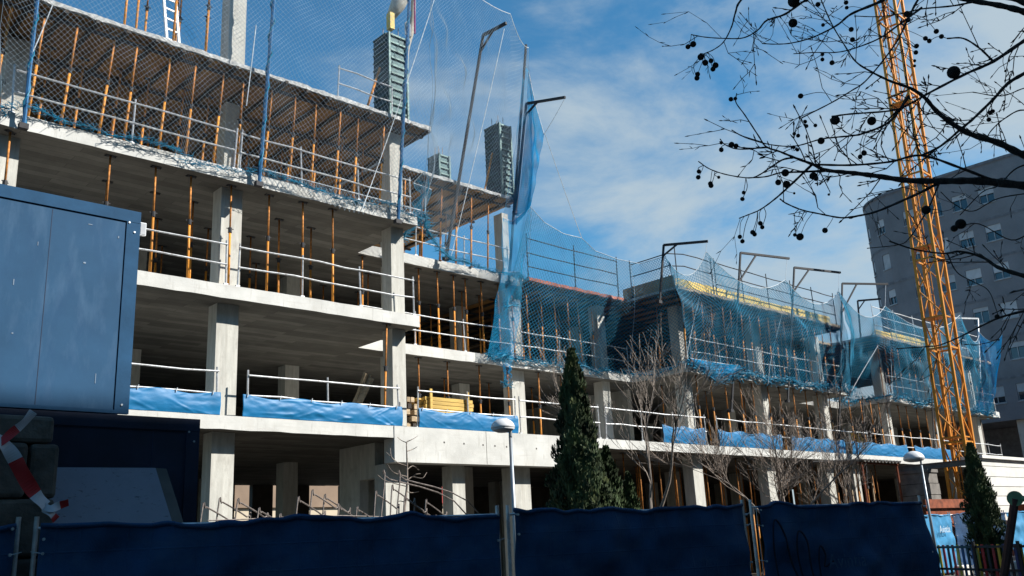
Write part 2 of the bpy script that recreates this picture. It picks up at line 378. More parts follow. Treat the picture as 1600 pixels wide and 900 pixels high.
column(4.45, 4.92, 20.2, L2, L3-TH); column(4.72, 5.2, 21.3, L3, L4-.3)
column(14.6, 15.04, 20.2, L1, L2-TH); column(14.6, 15.04, 20.2, L2, L3-TH)
column(10.05, 10.53, 21.3, L3, L4-.3); column(9.53, 10.0, 20.2, L4+.003, 17.6)
column(14.6, 15.04, 20.2, L3, L4-.3)
column(16.55, 16.95, 23.1, L1, L2-TH); column(16.6, 17.0, 23.1, L2, L3-TH); column(16.6, 17.0, 23.1, L3, L4-.3)
for z0, z1 in ((L1, L2-TH), (L2, L3-TH)): column(21.75, 22.36, 23.1, z0, z1)
column(21.85, 22.15, 23.3, L3, L4-.3)
for z0, z1 in ((L1, L2-TH), (L2, L3-.3)): column(26.5, 26.93, 23.1, z0, z1)
for x in (28.36, 33.62, 38.6, 44.75, 50.4, 56.1):
    column(x, x+.47, 20.65, L1, L2-TH); column(x*1.033, x*1.033+.47, 21.35, L2, L3-.3)
    for yy in (25.6, 30.8): column(x, x+.5, yy, 0, L1-.3); column(x, x+.5, yy, L1, L2-TH)
# ground floor
column(14.3, 15.05, 20.17, 0, 3.88, .5); column(16.55, 17.0, 20.17, 0, 3.88); column(18.82, 19.55, 20.17, 0, 3.88)
column(22.4, 22.9, 20.2, 0, L1-.3)
for x in (27.75, 32.62, 37.3, 39.6, 44.8, 50.4, 56.1): column(x, x+.58, 20.2, 0, L1-.3)
box('wall', 'column_concrete', fr, 14.32, 14.6, 21.4, 22.4, 0, 4.49); box('lintel', 'column_concrete', fr, 14.32, 14.6, 20.68, 21.4, 3.55, 4.49)
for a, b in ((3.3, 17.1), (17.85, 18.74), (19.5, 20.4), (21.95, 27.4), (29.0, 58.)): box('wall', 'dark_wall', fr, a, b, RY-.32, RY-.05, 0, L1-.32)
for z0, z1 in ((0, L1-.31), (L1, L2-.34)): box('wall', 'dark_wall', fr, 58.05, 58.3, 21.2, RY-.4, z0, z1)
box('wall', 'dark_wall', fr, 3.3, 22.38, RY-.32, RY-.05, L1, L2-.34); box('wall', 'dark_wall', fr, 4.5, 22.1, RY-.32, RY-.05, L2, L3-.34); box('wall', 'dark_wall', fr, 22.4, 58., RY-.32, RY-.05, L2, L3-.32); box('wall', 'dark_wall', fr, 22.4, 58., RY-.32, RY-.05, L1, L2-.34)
box('wall', 'column_concrete', fr, 29.0, 29.25, 24, 30, L1, L2-TH)
box('upstand', 'concrete', fr, 40.0, 40.16, YC+.02, RY, L2+.003, L2+.22)

# ------------------------------------------------------------------ formwork decks
def deck(label, x0, x1, y0, y1, top, edge_mat, px=1.36, py=2.1, js=.68):
    t = thing('formwork_deck', label, 'formwork', ((x0+x1)/2, (y0+y1)/2, top-.27))
    # poured edge, lumpy
    n = max(3, int((x1-x0)/.18)); xs = np.linspace(x0, x1, n); m = MB()
    P = np.zeros((4, n, 3))
    for k, (yy, zz) in enumerate(((y0+.12, top-.125), (y0, top-.12), (y0+.015, top), (y0+.12, top))):
        P[k, :, 0] = xs; P[k, :, 1] = yy+rng.normal(0, .009, n); P[k, :, 2] = zz+rng.normal(0, .012, n)
    m.grid(P); m.build('edge_board', edge_mat, t)
    m = MB(); m.box(x0, x1, y0+.12, y1, top-.10, top-.004); m.build('slab', 'fresh_concrete', t)
    nx, ny = max(1, round((x1-x0)/px)), max(1, round((y1-y0)/py)); me = None
    wx, wy = (x1-x0)/nx, (y1-y0-.1)/ny
    for i in range(nx):
        for j in range(ny):
            cx, cy = x0+(i+.5)*wx, y0+.05+(j+.5)*wy
            if me is None:
                q = MB(); q.box(cx-wx/2+.006, cx+wx/2-.006, cy-wy/2+.006, cy+wy/2-.006, top-.155, top-.126); o = q.build('panel', 'plywood', t); me = o.data; c0 = (cx, cy)
            else:
                o = bpy.data.objects.new('panel', me); COL.objects.link(o); o.parent = t; o.location = (cx-c0[0], cy-c0[1], random.uniform(-.004, .004))
    me = None
    for i in range(int((x1-x0)/js)+1):
        x = min(x0+.12+i*js, x1-.05)
        if me is None:
            q = MB(); q.box(x-.045, x+.045, y0-.05, y1, top-.24, top-.162); o = q.build('joist', 'joist', t); me = o.data; c0 = x
        else:
            o = bpy.data.objects.new('joist', me); COL.objects.link(o); o.parent = t; o.location = (x-c0, random.uniform(-.12, .05), 0)
    y = y0+.3; k = 0
    while y < y1:
        q = MB(); q.box(x0+.1, x1-.1, y-.05, y+.05, top-.30, top-.243); q.build('stringer', 'steel_dark', t); y += 2.0
    return t
deck('top plywood formwork deck with pale concrete edge over the left block', 2.6, 15.75, YA, 33., L4, 'fresh_concrete')
deck('top plywood deck over the recess beside the green column forms', 15.95, 21.85, 22.45, 31., L4, 'fresh_concrete')
deck('roof formwork deck with red edge over the recess, right of the cyan net', 22.3, 27.7, 22.5, 33., L3, 'red_edge')
deck('roof formwork deck with yellow boards over the middle right block', 27.85, 40.4, 20.1, 33., L3, 'timber')
deck('dark roof formwork deck in the recess behind the crane', 40.5, 43.7, 22.5, 33., L3, 'timber')
deck('roof formwork deck of the far right block behind the crane', 43.8, 58.3, 20.05, 33., L3, 'timber')
# yellow formwork boards standing on the right roofs
def boards(x0, x1, y, n, where, h=.36):
    for i in range(n):
        a, b = x0+(x1-x0)*i/n, x0+(x1-x0)*(i+1)/n-.04
        t = thing('formwork_board', f'{ORD[i]} yellow formwork board from left on the {where}', 'board', ((a+b)/2, y, L3+.002), 'yellow roof edge boards')
        m = MB(); m.box(a, b, y, y+.03, L3+.004, L3+h+random.uniform(-.05, .05)); m.build('panel', 'board_yellow', t)
        for xx in (a+.2, b-.25): q = MB(); q.bar((xx, y+.05, L3+.01), (xx, y+.5, L3+.01), .06); q.bar((xx, y+.06, L3+h-.06), (xx, y+.48, L3+.03), .05); q.build('brace', 'timber', t)
boards(28.2, 40.0, 20.42, 6, 'middle right roof', .42); boards(44.4, 51.5, 20.4, 4, 'far right roof', .42)
t = thing('formwork_board', 'dark plywood upstand board on the recess end of middle right roof', 'board', (27.9, 21.6, L3))
m = MB(); m.box(27.95, 27.99, 20.3, 22.9, L3+.004, L3+.5); m.build('panel', 'timber', t); m = MB(); m.bar((28.03, 20.6, L3+.01), (28.03, 20.6, L3+.55), .06); m.bar((28.03, 22.4, L3+.01), (28.03, 22.4, L3+.55), .06); m.build('brace', 'timber', t)

# ------------------------------------------------------------------ steel props
PROTO = {}
def prop_parts(h):
    k = round(h, 2)
    if k not in PROTO:
        a = MB(); a.tube([(0, 0, .01), (0, 0, h*.56)], .031, 8)
        b = MB(); b.tube([(0, 0, h*.55), (0, 0, h-.008)], .024, 8)
        c = MB(); c.tube([(0, 0, h*.53), (0, 0, h*.58)], .048, 8); c.bar((-.09, 0, h*.57), (.09, 0, h*.57), .018)
        d = MB(); d.box(-.06, .06, -.06, .06, 0, .008)
        e = MB(); e.box(-.12, .12, -.06, .06, h-.012, h-.004); e.bar((-.11, 0, h-.03), (-.11, 0, h), .02); e.bar((.11, 0, h-.03), (.11, 0, h), .02)
        L = []
        for nm, mb, mt in (('outer_tube', a, 'prop_orange'), ('inner_tube', b, 'prop_rust'), ('collar', c, 'steel_dark'), ('base_plate', d, 'prop_rust'), ('head_plate', e, 'steel_dark')):
            me = bpy.data.meshes.new(nm); me.from_pydata(mb.v, [], mb.f); me.materials.append(MATS[mt])
            if nm.endswith('tube'): me.polygons.foreach_set('use_smooth', [len(p.vertices) == 4 for p in me.polygons])
            L.append((nm, me))
        PROTO[k] = L
    return PROTO[k]
NPROP = [0]
def prop(x, y, z, h, label, group, lx=0., ly=0.):
    t = thing('steel_prop', label, 'prop', (x, y, z), group)
    t.rotation_euler = (-ly/h, lx/h, random.uniform(0, 3.1))
    if lx or ly: t.rotation_mode = 'XYZ'; t.rotation_euler = (-ly/h, lx/h, 0)
    for nm, me in prop_parts(h):
        o = bpy.data.objects.new(nm, me); COL.objects.link(o); o.parent = t
    NPROP[0] += 1
ROW = ('front', 'second', 'third', 'fourth')
def props(zone, x0, x1, rows, z0, z1, lean=0., base=.003):
    for r, (y, sp) in enumerate(rows):
        n = max(1, int((x1-x0)/sp)); off = (r % 2)*.5*sp*.7
        for i in range(n):
            x = x0+off+i*sp+random.uniform(-.1, .1)*sp
            if x > x1: continue
            prop(x, y+random.uniform(-.06, .06), z0+base, z1-z0-base-.004, f'orange prop, {ORD[i]} from left, {ROW[r]} row, {zone}', 'orange props '+zone, lean+random.uniform(-.03, .03), random.uniform(-.03, .03))
UN = .305
props('left block under the top deck', 3.6, 15.0, [(19.95, .69), (21.3, .8), (23.2, 1.0)], L3, L4-UN, .17)
props('left block on the second floor slab', 6.7, 14.4, [(20.02, .98), (21.5, 1.15), (23.2, 1.3), (25.4, 1.5)], L2, L3-TH)
props('recess under the top deck', 16.2, 21.9, [(22.75, .72), (24.6, 1.2)], L3, L4-UN, .15)
props('recess on the second floor slab', 16.3, 27.0, [(22.98, .7), (24.4, 1.0), (26.4, 1.5)], L2, L3-TH)
props('recess on the first floor slab', 17.6, 27.3, [(22.98, 1.3), (25.5, 2.2)], L1, L2-TH)
props('middle right block under the roof deck', 28.3, 40.2, [(20.4, .66), (22.0, 1.15)], L2, L3-UN, .12)
props('middle right block on the first floor slab', 28.9, 40.0, [(20.45, .98), (22.6, 1.5)], L1, L2-TH)
props('middle right block at ground level', 23.4, 43.5, [(20.6, .95), (22.3, 1.1), (24.2, 1.5)], 0, L1-.30)
props('far right block under the roof deck', 44.2, 58., [(20.4, .8)], L2, L3-UN, .1)
props('far right block on the first floor slab', 41.0, 56., [(20.6, 1.0)], L1, L2-TH)
prop(14.05, 19.85, L1+.003, L2-TH-L1-.007, 'lone orange prop at the first floor edge beside the concrete corner column', 'single orange props', .12)
prop(15.45, 22.9, L2+.003, L3-TH-L2-.007, 'orange prop close behind the corner column on the second floor', 'single orange props')
prop(4.65, 19.95, L2+.003, L3-TH-L2-.007, 'orange prop above the blue cabin at the far left edge', 'single orange props')
prop(20.8, 20.0, .003, 3.87, 'orange prop beside the cypress under the deep edge beam', 'single orange props')
# props standing on the top deck, rising out of the picture
for i, x in enumerate((6.9, 7.35, 7.75, 8.1, 8.35, 8.62, 8.95, 9.15)):
    prop(x, 20.25+(i % 3)*.5, L4+.003, 2.9, f'orange steel prop, {ORD[i]} from left standing on the top deck', 'orange props on the top deck', .06)
for i in range(1):
    t = thing('formwork_beam', 'dark beams carried by the props on the top deck', 'formwork', (7.8, 20.6, L4+2.91)); m = MB()
    for y in (20.25, 20.75, 21.25): q = MB(); q.box(6.6, 9.4, y-.05, y+.05, L4+2.91, L4+3.05); q.build('beam', 'joist', t)

# ------------------------------------------------------------------ guard rails
def rail(label, pts, heights=(.5, 1.0), sp=1.7, group='guard rails', ph=1.12, m='galvanised', clip=True):
    P = [V(*p) for p in pts]; t = thing('guard_rail', label, 'guard rail', tuple(P[0]), group)
    L = pathlen(P); n = max(2, int(L/sp)+1); Q = resample(P, n)
    for k, q in enumerate(Q):
        j = random.uniform(-.05, .05); a = MB(); a.tube([q+V(0, 0, .002), q+V(j, random.uniform(-.03, .03), ph)], .022, 6); a.box(q[0]-.05, q[0]+.05, q[1]-.03, q[1]+.03, q[2]+.002, q[2]+.05); a.build('post', m, t)
    for h in heights:
        a = MB(); R = resample(P, max(n*2, 4)); R = R+V(0, 0, h); R[:, 2] += rng.normal(0, .012, len(R)); R[:, 1] -= .03; a.tube(R, .021, 6); a.build('rail', m, t)
    return t
ya = YA+.09
rail('white guard rail on the first floor edge beside the blue cabin', [(6.9, ya, L1), (9.4, ya, L1)])
rail('white guard rail over the blue tarpaulin in the left block first floor', [(10.15, ya, L1), (14.5, ya, L1)])
rail('guard rail above the yellow timber stack on the first floor edge', [(15.1, ya, L1), (18.7, ya, L1)])
rail('guard rail between the street lamp and the tall cypress on first floor', [(18.9, ya, L1), (22.4, ya, L1)])
rail('first floor guard rail just right of the tall cypress', [(22.7, ya, L1), (28.2, ya, L1)])
rail('second floor guard rail of the left block, left of the bright column', [(6.9, ya, L2), (9.5, ya, L2)])
rail('second floor guard rail of the left block, right of the bright column', [(9.8, ya, L2), (15.05, ya, L2)])
rail('guard rail behind the blue net under the top deck of left block', [(4.6, ya, L3), (9.6, ya, L3)])
rail('guard rail behind net between concrete column and corner under top deck', [(9.75, ya, L3), (15.0, ya, L3)])
rail('second floor guard rail in the recess left of the hanging net', [(15.3, YB+.09, L2), (21.5, YB+.09, L2)])
rail('second floor guard rail in the recess behind the blue net', [(22.0, YB+.09, L2), (27.8, YB+.09, L2)])
rail('third floor guard rail in the recess under the raised deck', [(15.4, YB+.09, L3), (21.6, YB+.09, L3)])
rail('tall three-bar guard rail on the red-edged roof deck', [(22.35, 22.6, L3), (27.3, 22.6, L3)], (.45, .95, 1.5), 1.8, ph=1.7, m='steel_dark')
rail('guard rail at the roof corner below the first gallows post', [(27.9, 22.4, L3), (27.92, 20.3, L3), (30.4, 20.25, L3)], (.9, 1.4), 1.6, ph=1.6, m='steel_dark')
rail('three-bar guard rail on the yellow-boarded middle right roof', [(30.6, 20.25, L3), (40.2, 20.25, L3)], (.5, .95, 1.4), 1.9, ph=1.6, m='steel_dark')
rail('guard rail on the far right roof behind the crane', [(44.0, 20.2, L3), (57.8, 20.2, L3)], (.5, 1.0, 1.45), 2., ph=1.6)
rail('short guard rail on the top deck beside the green column form', [(12.7, 20.0, L4), (14.55, 20.0, L4)], (.55, 1.05), 2.4)
rail('second floor guard rail of the middle right block behind the net', [(28.4, YC+.1, L2), (40.0, YC+.1, L2)])
rail('second floor guard rail of the far right block behind the net', [(44.5, YC+.1, L2), (58.2, YC+.1, L2)])
rail('first floor guard rail of the middle right block over blue tarpaulins', [(28.9, ya, L1), (40.6, ya, L1)])
rail('first floor guard rail of the far right block near the crane', [(41.0, ya, L1), (56.5, ya, L1)])
m = MB(); t = thing('junction_box', 'small white box fixed at the rail end above the blue cabin', 'box', (7.45, 19.75, 8.75)); m.box(7.38, 7.52, 19.7, 19.78, 8.72, 9.02); m.build('case', 'lamp_white', t); m = MB(); m.box(7.395, 7.505, 19.692, 19.7, 8.74, 9.0); m.build('lid', 'blind', t)

# ------------------------------------------------------------------ blue tarpaulins on the first floor rails
def tarp(label, x0, x1, h=.52, y=ya-.05):
    n = max(8, int((x1-x0)/.025)); k = 26; xs = np.linspace(x0, x1, n); P = np.zeros((k, n, 3))
    ph = random.uniform(0, 6); lump = np.convolve(rng.normal(0, 1, n+20), np.ones(9)/9, 'valid')[:n]
    W1, W2, W3 = smooth_noise(k, n, 12), smooth_noise(k, n, 3), smooth_noise(k, n, 16)
    CRS = [(random.uniform(x0, x1), random.choice((0., .12, h*.9, h)), random.uniform(-.55, .55), random.uniform(-.35, .35), random.uniform(.2, .6), random.uniform(.5, 1.)) for _ in range(int((x1-x0)*4))]
    for j in range(k):
        v = j/(k-1)
        sag = .075*np.sin(np.pi*(xs-x0)/(x1-x0)*max(1, round((x1-x0)/1.6)))**2
        P[j, :, 0] = xs; P[j, :, 2] = L1+.006+(h-sag)*v
        fold = .005*W1[j]+.001*W2[j]
        for xs_, zs_, sl_, cv_, ln_, am_ in CRS:
            e = xs-xs_; fold = fold-.013*am_*np.exp(-(e/ln_)**2)*np.maximum(0, 1-np.abs(h*v-zs_-sl_*e-cv_*e*e)/.05)
        P[j, :, 1] = y+fold-.03*math.sin(math.pi*v)
    o = MB().grid(P).build('tarpaulin', 'tarp_blue', None, True)
    sd = o.modifiers.new('thickness', 'SOLIDIFY'); sd.thickness = .006
    tag(o, label, 'tarpaulin', 'blue tarpaulins on the first floor edge')
    for e in np.arange(x0+.1, x1, .85): q = MB(); q.tube([V(e, y-.03, L1+h-.06), V(e+.02, y-.035, L1+h+.03)], .012, 5); q.build('tie', 'rope', o)
tarp('blue tarpaulin strip beside the blue cabin, left of the column', 6.6, 9.45)
tarp('blue tarpaulin strip on the left block first floor rail', 10.0, 14.55)
tarp('blue tarpaulin strip below the yellow timber stack', 15.1, 18.75)
tarp('short blue tarpaulin behind the bare tree right of the cypress', 25.6, 28.05, .62)
tarp('blue tarpaulin right of the middle right corner column', 28.9, 33.2, .6)
tarp('blue tarpaulin behind the wide bare tree', 33.9, 38.3, .6)
tarp('blue tarpaulin between wide bare tree and crane', 38.9, 44.4, .6)
tarp('far blue tarpaulin seen through the crane mast', 45.2, 50.0, .6)
# ------------------------------------------------------------------ timber on the first floor
t = thing('timber_stack', 'stack of yellow formwork beams behind the blue tarpaulin', 'timber', (17.2, 21.4, L1))
me = None
for k in range(9):
    for j in range(5):
        y = 21.1+j*.17; z = L1+.16+k*.115
        if me is None:
            q = MB(); q.box(16.3, 18.1, y-.06, y+.06, z-.05, z+.05); o = q.build('beam', 'timber_yellow', t); me = o.data; c0 = (y, z)
        else:
            o = bpy.data.objects.new('beam', me); COL.objects.link(o); o.parent = t; o.location = (random.uniform(-.12, .12), y-c0[0]+random.uniform(-.012, .012), z-c0[1])
for x in (16.5, 17.9):
    q = MB(); q.box(x-.04, x+.04, 20.95, 21.0, L1+.003, L1+1.35); q.box(x-.04, x+.04, 20.95, 21.9, L1+.003, L1+.1); q.build('post', 'timber_yellow', t)
t = thing('timber_pile', 'dark pile of timber offcuts left of the yellow beams', 'timber', (15.8, 21.4, L1))
for k in range(30):
    x, y, z = 15.35+random.random()*.75, 21.2, L1+.02+(k//5)*.19+.05
    q = MB(); q.bar((x, y-.1+random.uniform(-.12, .1), z), (x+random.uniform(-.1, .1), y+.7, z), .12, .14); q.build('offcut', 'timber' if k % 4 else 'joist', t)
t = thing('timber_bundle', 'bundle of timber ends leaning beside the corner column', 'timber', (14.2, 21.2, L1))
for k in range(12):
    a = V(13.7+random.random()*.25, 21.2+random.random()*.2, L1+.02); b = V(14.25+random.uniform(-.15, .15), 20.9+random.uniform(-.15, .15), L1+1.25+random.random()*.35); q = MB(); q.bar(a, b, .08); q.build('piece', 'timber', t)
for nm, x0, n, ttl in (('a', 44.0, 14, 'upright pale formwork planks stacked on the first floor behind the tarpaulin'), ('b', 41.2, 4, 'two pale planks propped on the first floor left of the stacked planks')):
    t = thing('plank_stack', ttl, 'timber', (x0, 22., L1))
    for k in range(n):
        x = x0-.6+k*.17; q = MB(); q.bar((x, 21.8+random.random()*.2, L1+.01), (x+random.uniform(-.05, .1), 22.1, L1+1.2+random.random()*.3), .09, .05); q.build('plank', 'timber_yellow' if k % 3 else 'white_panel', t)
# ------------------------------------------------------------------ safety nets: real strands, diamond mesh
def strands(A, B, r):
    """three-sided strands from points A to B (n,3)"""
    d = B-A; d /= np.maximum(np.linalg.norm(d, axis=1), 1e-9)[:, None]
    u = np.cross(d, V(.31, .52, .79)); u /= np.linalg.norm(u, axis=1)[:, None]; w = np.cross(d, u); n = len(A)
    ring = [u*r, (-.5*u+.866*w)*r, (-.5*u-.866*w)*r]
    vs = np.stack([A+q for q in ring]+[B+q for q in ring], 1).reshape(-1, 3)
    base = (np.arange(n)*6)[:, None]
    f = np.stack([base+np.array(q) for q in ((0, 1, 4, 3), (1, 2, 5, 4), (2, 0, 3, 5))], 1).reshape(-1, 4)
    return vs, f
def mesh_np(name, vs, f, m, parent=None, off=None):
    me = bpy.data.meshes.new(name)
    if off is None:
        lo, hi = vs.min(0), vs.max(0); off = V((lo[0]+hi[0])/2, (lo[1]+hi[1])/2, lo[2])
    vs = (vs-off).astype(np.float32); k = f.shape[1]
    me.vertices.add(len(vs)); me.vertices.foreach_set('co', vs.ravel())
    me.loops.add(f.size); me.loops.foreach_set('vertex_index', f.ravel().astype(np.int32))
    me.polygons.add(len(f)); me.polygons.foreach_set('loop_start', (np.arange(len(f))*k).astype(np.int32)); me.polygons.foreach_set('loop_total', np.full(len(f), k, np.int32))
    me.materials.append(MATS[m]); me.update(calc_edges=True); me.validate()
    o = bpy.data.objects.new(name, me); COL.objects.link(o)
    if parent is not None: o.parent = parent
    else: o.location = off
    LOC[o.name] = off
    return o
def net(label, top, bot, cell, r, m, bulge=.25, amp=.1, rope_m='rope', parts=True, folds=0., roll=None, squeeze=1.):
    """hanging net between a top rope and a bottom line; cell = half diagonal of a mesh diamond"""
    top, bot = np.array(top, float), np.array(bot, float)
    W = .5*(pathlen(top)+pathlen(bot)); H = .5*(np.linalg.norm(top[0]-bot[0])+np.linalg.norm(top[-1]-bot[-1]))
    nu, nv = int(W/cell)+1, int(H/cell*squeeze)+1
    T, B = resample(top, nu), resample(bot, nu)
    v = np.linspace(0, 1, nv)[:, None, None]
    P = T[None]*(1-v)+B[None]*v
    t = top[-1]-top[0]; n = np.cross(t, V(0, 0, 1)); n /= np.linalg.norm(n)
    if n[1] > .05 or (abs(n[1]) <= .05 and n[0] > 0): n = -n
    wv = np.sin(np.pi*v[:, :, 0])
    nz = smooth_noise(nv, nu, max(6, int(1.1/cell)))
    dsp = wv*(bulge+amp*nz)
    if folds: dsp = dsp+folds*np.sin(np.linspace(0, W*2.2, nu)[None]+.6*np.sin(4*v[:, :, 0]))*wv
    P = P+dsp[..., None]*n
    P[..., 2] += .12*amp*wv*smooth_noise(nv, nu, max(6, int(1.4/cell)))
    I, J = np.meshgrid(np.arange(nv), np.arange(nu), indexing='ij'); even = (I+J) % 2 == 0
    a1 = even & (I < nv-1) & (J < nu-1); a2 = even & (I < nv-1) & (J > 0)
    A = np.vstack([P[a1], P[a2]]); i1, j1 = np.where(a1); i2, j2 = np.where(a2)
    Bp = np.vstack([P[i1+1, j1+1], P[i2+1, j2-1]])
    ro = thing('safety_net', label, 'safety net', tuple(P[-1, 0]), 'blue safety nets')
    vs, f = strands(A, Bp, r); mesh_np('mesh', vs, f, m, ro, LOC[ro.name])
    q = MB(); q.tube(T, .012, 5); q.build('top_rope', rope_m, ro)
    for k in (0, -1): q = MB(); q.tube(resample(P[:, k], 14), .006, 5); q.build('side_rope', m, ro)
    if roll:
        # the gathered lower hem: twisted bundle of netting lying along the slab edge
        R = resample(bot, max(12, int(W/.12))); k = len(R)
        R = R+np.stack([np.zeros(k), -.06+.05*smooth_noise(1, k, 5)[0], .05*smooth_noise(1, k, 6)[0]], 1)
        rad = roll*(.6+.5*np.abs(smooth_noise(1, k, 4)[0])); q = MB(); q.tube(R, rad*.22, 5); q.build('hem', 'net_blue', ro, True)
        As, Bs = [], []
        for _ in range(int(W*70)):
            i = rng.integers(0, k-1); a = R[i]+rng.normal(0, rad[i]*.55, 3); a[1] = min(a[1], R[i][1]+.03); b = a+rng.normal(0, .05, 3)+V(.14*rng.normal(), 0, 0); As.append(a); Bs.append(b)
            if rng.random() < .7: As.append(b); Bs.append(b+rng.normal(0, .06, 3))
        vs, f = strands(np.array(As), np.array(Bs), max(r*1.25, .0055)); tag(mesh_np('loose_netting', vs, f, 'net_blue', ro, LOC[ro.name]), kind='stuff')
    return ro
def sag(pts, s, n=8):
    o = []
    for a, b in zip(pts[:-1], pts[1:]):
        a, b = V(*a), V(*b)
        for t in np.linspace(0, 1, n, endpoint=False): p = a*(1-t)+b*t; p = p-V(0, 0, s*4*t*(1-t)); o.append(p)
    o.append(V(*pts[-1])); return o
def hem(x0, x1, y, z, amp=.14, n=24, drop=0.):
    xs = np.linspace(x0, x1, n); return [V(x, y+.02*math.sin(3*x), z-drop-amp*abs(math.sin(.9*x))*(.4+.6*random.random())) for x in xs]
# left block
net('fine grey-blue safety net hung in front of the left block top storey', sag([(3.4, 18.9, 17.6), (4.9, 18.9, 17.9), (10.5, 18.8, 18.2), (15.3, 18.9, 18.4)], .35), [V(x, 19.62, L3+.03) for x in np.linspace(4.35, 8.2, 10)]+hem(8.4, 15.25, 19.6, L3, .22, 22), .068, .0033, 'net_grey', .25, .10, roll=.035)
net('fine safety net turning the corner into the recess below open sky', sag([(15.3, 18.95, 19.3), (21.2, 21.6, 20.7), (22.66, 22.2, 20.1)], .35), [V(15.35, 19.6, L3-.05), V(16.4, 21.0, L3+.25), V(18.6, 22.5, L3-.05), V(22.2, 22.5, L3-.1)], .072, .0032, 'net_grey', .15, .12, roll=.09)
net('short drape of blue net over the third floor slab corner', [V(10.0, 19.58, L3+.12), V(15.2, 19.58, L3+.1)], [V(10.2, 19.6, L3-.28)]+[V(x, 19.58, L3-.22-.25*abs(math.sin(1.1*x))) for x in np.linspace(10.8, 14.6, 9)]+[V(15.1, 19.6, L3-.1)], .075, .005, 'net_grey', .05, .03)
net('blue net bunched in the recess corner under the top deck', [V(15.5, 19.8, 12.3), V(16.2, 21.2, 12.6), V(17.9, 22.45, 13.2)], [V(15.3, 19.7, L3+.05), V(15.9, 21.2, L3+.1), V(16.4, 22.5, L3)], .06, .005, 'net_blue', .2, .2, roll=.09)
# dense cyan net at the end of the recess
ps = lambda L_, Y: [onY(x, y, Y) for x, y in L_]
net('dense cyan net hanging in folds from the tall post in the recess', ps([(818, 104), (822, 104), (827, 112)], 22.35), [onY(786, 345, 22.4), onY(800, 352, 22.2), onY(815, 340, 21.9), onY(828, 322, 21.6)], .045, .0052, 'net_cyan', .12, .05, folds=.10)
net('cyan net wing stretched to the rope-tied corner', [onY(826, 112, 22.3), onY(836, 160, 21.9), onY(850, 209, 21.2)], [onY(806, 352, 22.2), onY(818, 338, 21.9), onY(829, 322, 21.6)], .045, .0058, 'net_cyan', .06, .03, folds=.05)
net('gathered column of cyan net falling past the recess column', ps([(786, 340), (800, 346), (829, 322)], 22.2), ps([(762, 556), (776, 560), (800, 562)], 22.4), .042, .0062, 'net_cyan', .12, .06, folds=.10, roll=.14)
net('knotted bundle of blue net at the recess roof edge', ps([(792, 425), (812, 425)], 22.2), ps([(785, 475), (808, 480)], 22.25), .03, .008, 'net_blue', .12, .08, folds=.1, roll=.16)
# recess, over the second storey
tops = [onY(828, 322, 22.1), onY(850, 347, 22.1), onY(880, 365, 22.1), onY(909, 372, 22.1), onY(930, 392, 22.1), onY(965, 405, 21.9), onY(1000, 412, 21.6), onY(1040, 400, 20.2)]
net('blue net over the recess from the cyan net to the roof corner', tops, [onY(760, 555, 22.55), onY(775, 556, 22.55)]+hem(21.4, 26.6, 22.6, L2, .15, 14)+[V(27.7, 21.6, L2-.2), V(27.9, 20.1, L2)], .078, .0090, 'net_blue', .25, .06, roll=.14)
# middle right block
topc = sag([onY(1040, 402, 20.0), onY(1103, 393, 19.6), onY(1227, 437, 19.5), onY(1310, 455, 19.6)], .85)
net('blue net over the middle right block under the gallows posts', topc, hem(27.9, 40.2, 20.08, L2, .25, 40, .05), .078, .0105, 'net_blue', .25, .06, roll=.17, folds=.02)
topd = sag([onY(1310, 455, 19.7), onY(1383, 478, 19.6)], .9)
net('blue net across the recess left of the crane', topd, [V(40.3, 20.1, L2-.1), V(41.5, 21.5, L2-.2), V(43.4, 21.4, L2-.2), V(44.4, 20.1, L2-.05)], .075, .0120, 'net_blue', .3, .1, roll=.18, folds=.08)
tope = sag([onY(1383, 478, 19.6), onY(1500, 492, 19.6), onY(1530, 520, 19.8)], 1.0)
net('blue net on the far right block behind the crane mast', tope, hem(44.5, 57.4, 20.08, L2, .25, 40, .05), .085, .0118, 'net_blue', .25, .08, roll=.18, folds=.03)
net('bright cyan net end flapping at the far right corner', sag([onY(1529, 518, 19.8), onY(1566, 523, 18.4)], .5), [onY(1524, 640, 20.05), onY(1543, 650, 19.6)], .05, .011, 'net_cyan', .2, .08, folds=.12)
net('blue net skirt sagging below the middle right slab corner', [V(28.0, 20.0, L2+.15), V(30.3, 20.0, L2+.15), V(31.2, 20.0, L2+.2)], [V(28.1, 19.98, L2-.05), V(29.2, 19.9, L2-.62), V(30.2, 19.9, L2-.5), V(31.1, 19.98, L2)], .035, .0075, 'net_cyan', .1, .05, roll=.13)
t = net('blue net tassel hanging below the recess slab edge', [V(20.6, 22.55, L2+.05), V(21.4, 22.55, L2+.02)], [V(20.9, 22.6, L2-1.0), V(21.0, 22.6, L2-1.02)], .04, .007, 'net_cyan', .06, .1, roll=.06)
# ------------------------------------------------------------------ net posts and gallows
def post(label, path, r=.045, m='net_blue', brace=None, wrap=False):
    t = thing('net_post', label, 'post', tuple(path[0]), 'net posts')
    q = MB(); q.tube(path[:2], r, 6); q.build('post', m, t)
    if len(path) > 2: q = MB(); q.bar(path[1], path[2], r*1.7); q.build('arm', m, t)
    if brace is not None: q = MB(); q.bar(brace[0], brace[1], r*1.2); q.build('brace', m, t)
    q = MB(); b = path[0]; q.box(b[0]-.09, b[0]+.09, b[1]-.04, b[1]+.1, b[2]-.1, b[2]+.02); q.build('clamp', 'steel_dark', t)
    if wrap:
        a, b = path[0], path[1]; n = 60; P = []
        for i in range(n): s = i/(n-1); c = a*(1-s)+b*s; w = .055+.02*math.sin(i*1.7); P.append(c+V(w*math.cos(i*.9), w*math.sin(i*.9), 0))
        q = MB(); q.tube(P, .02, 5); q.build('wrapped_netting', 'net_blue', t)
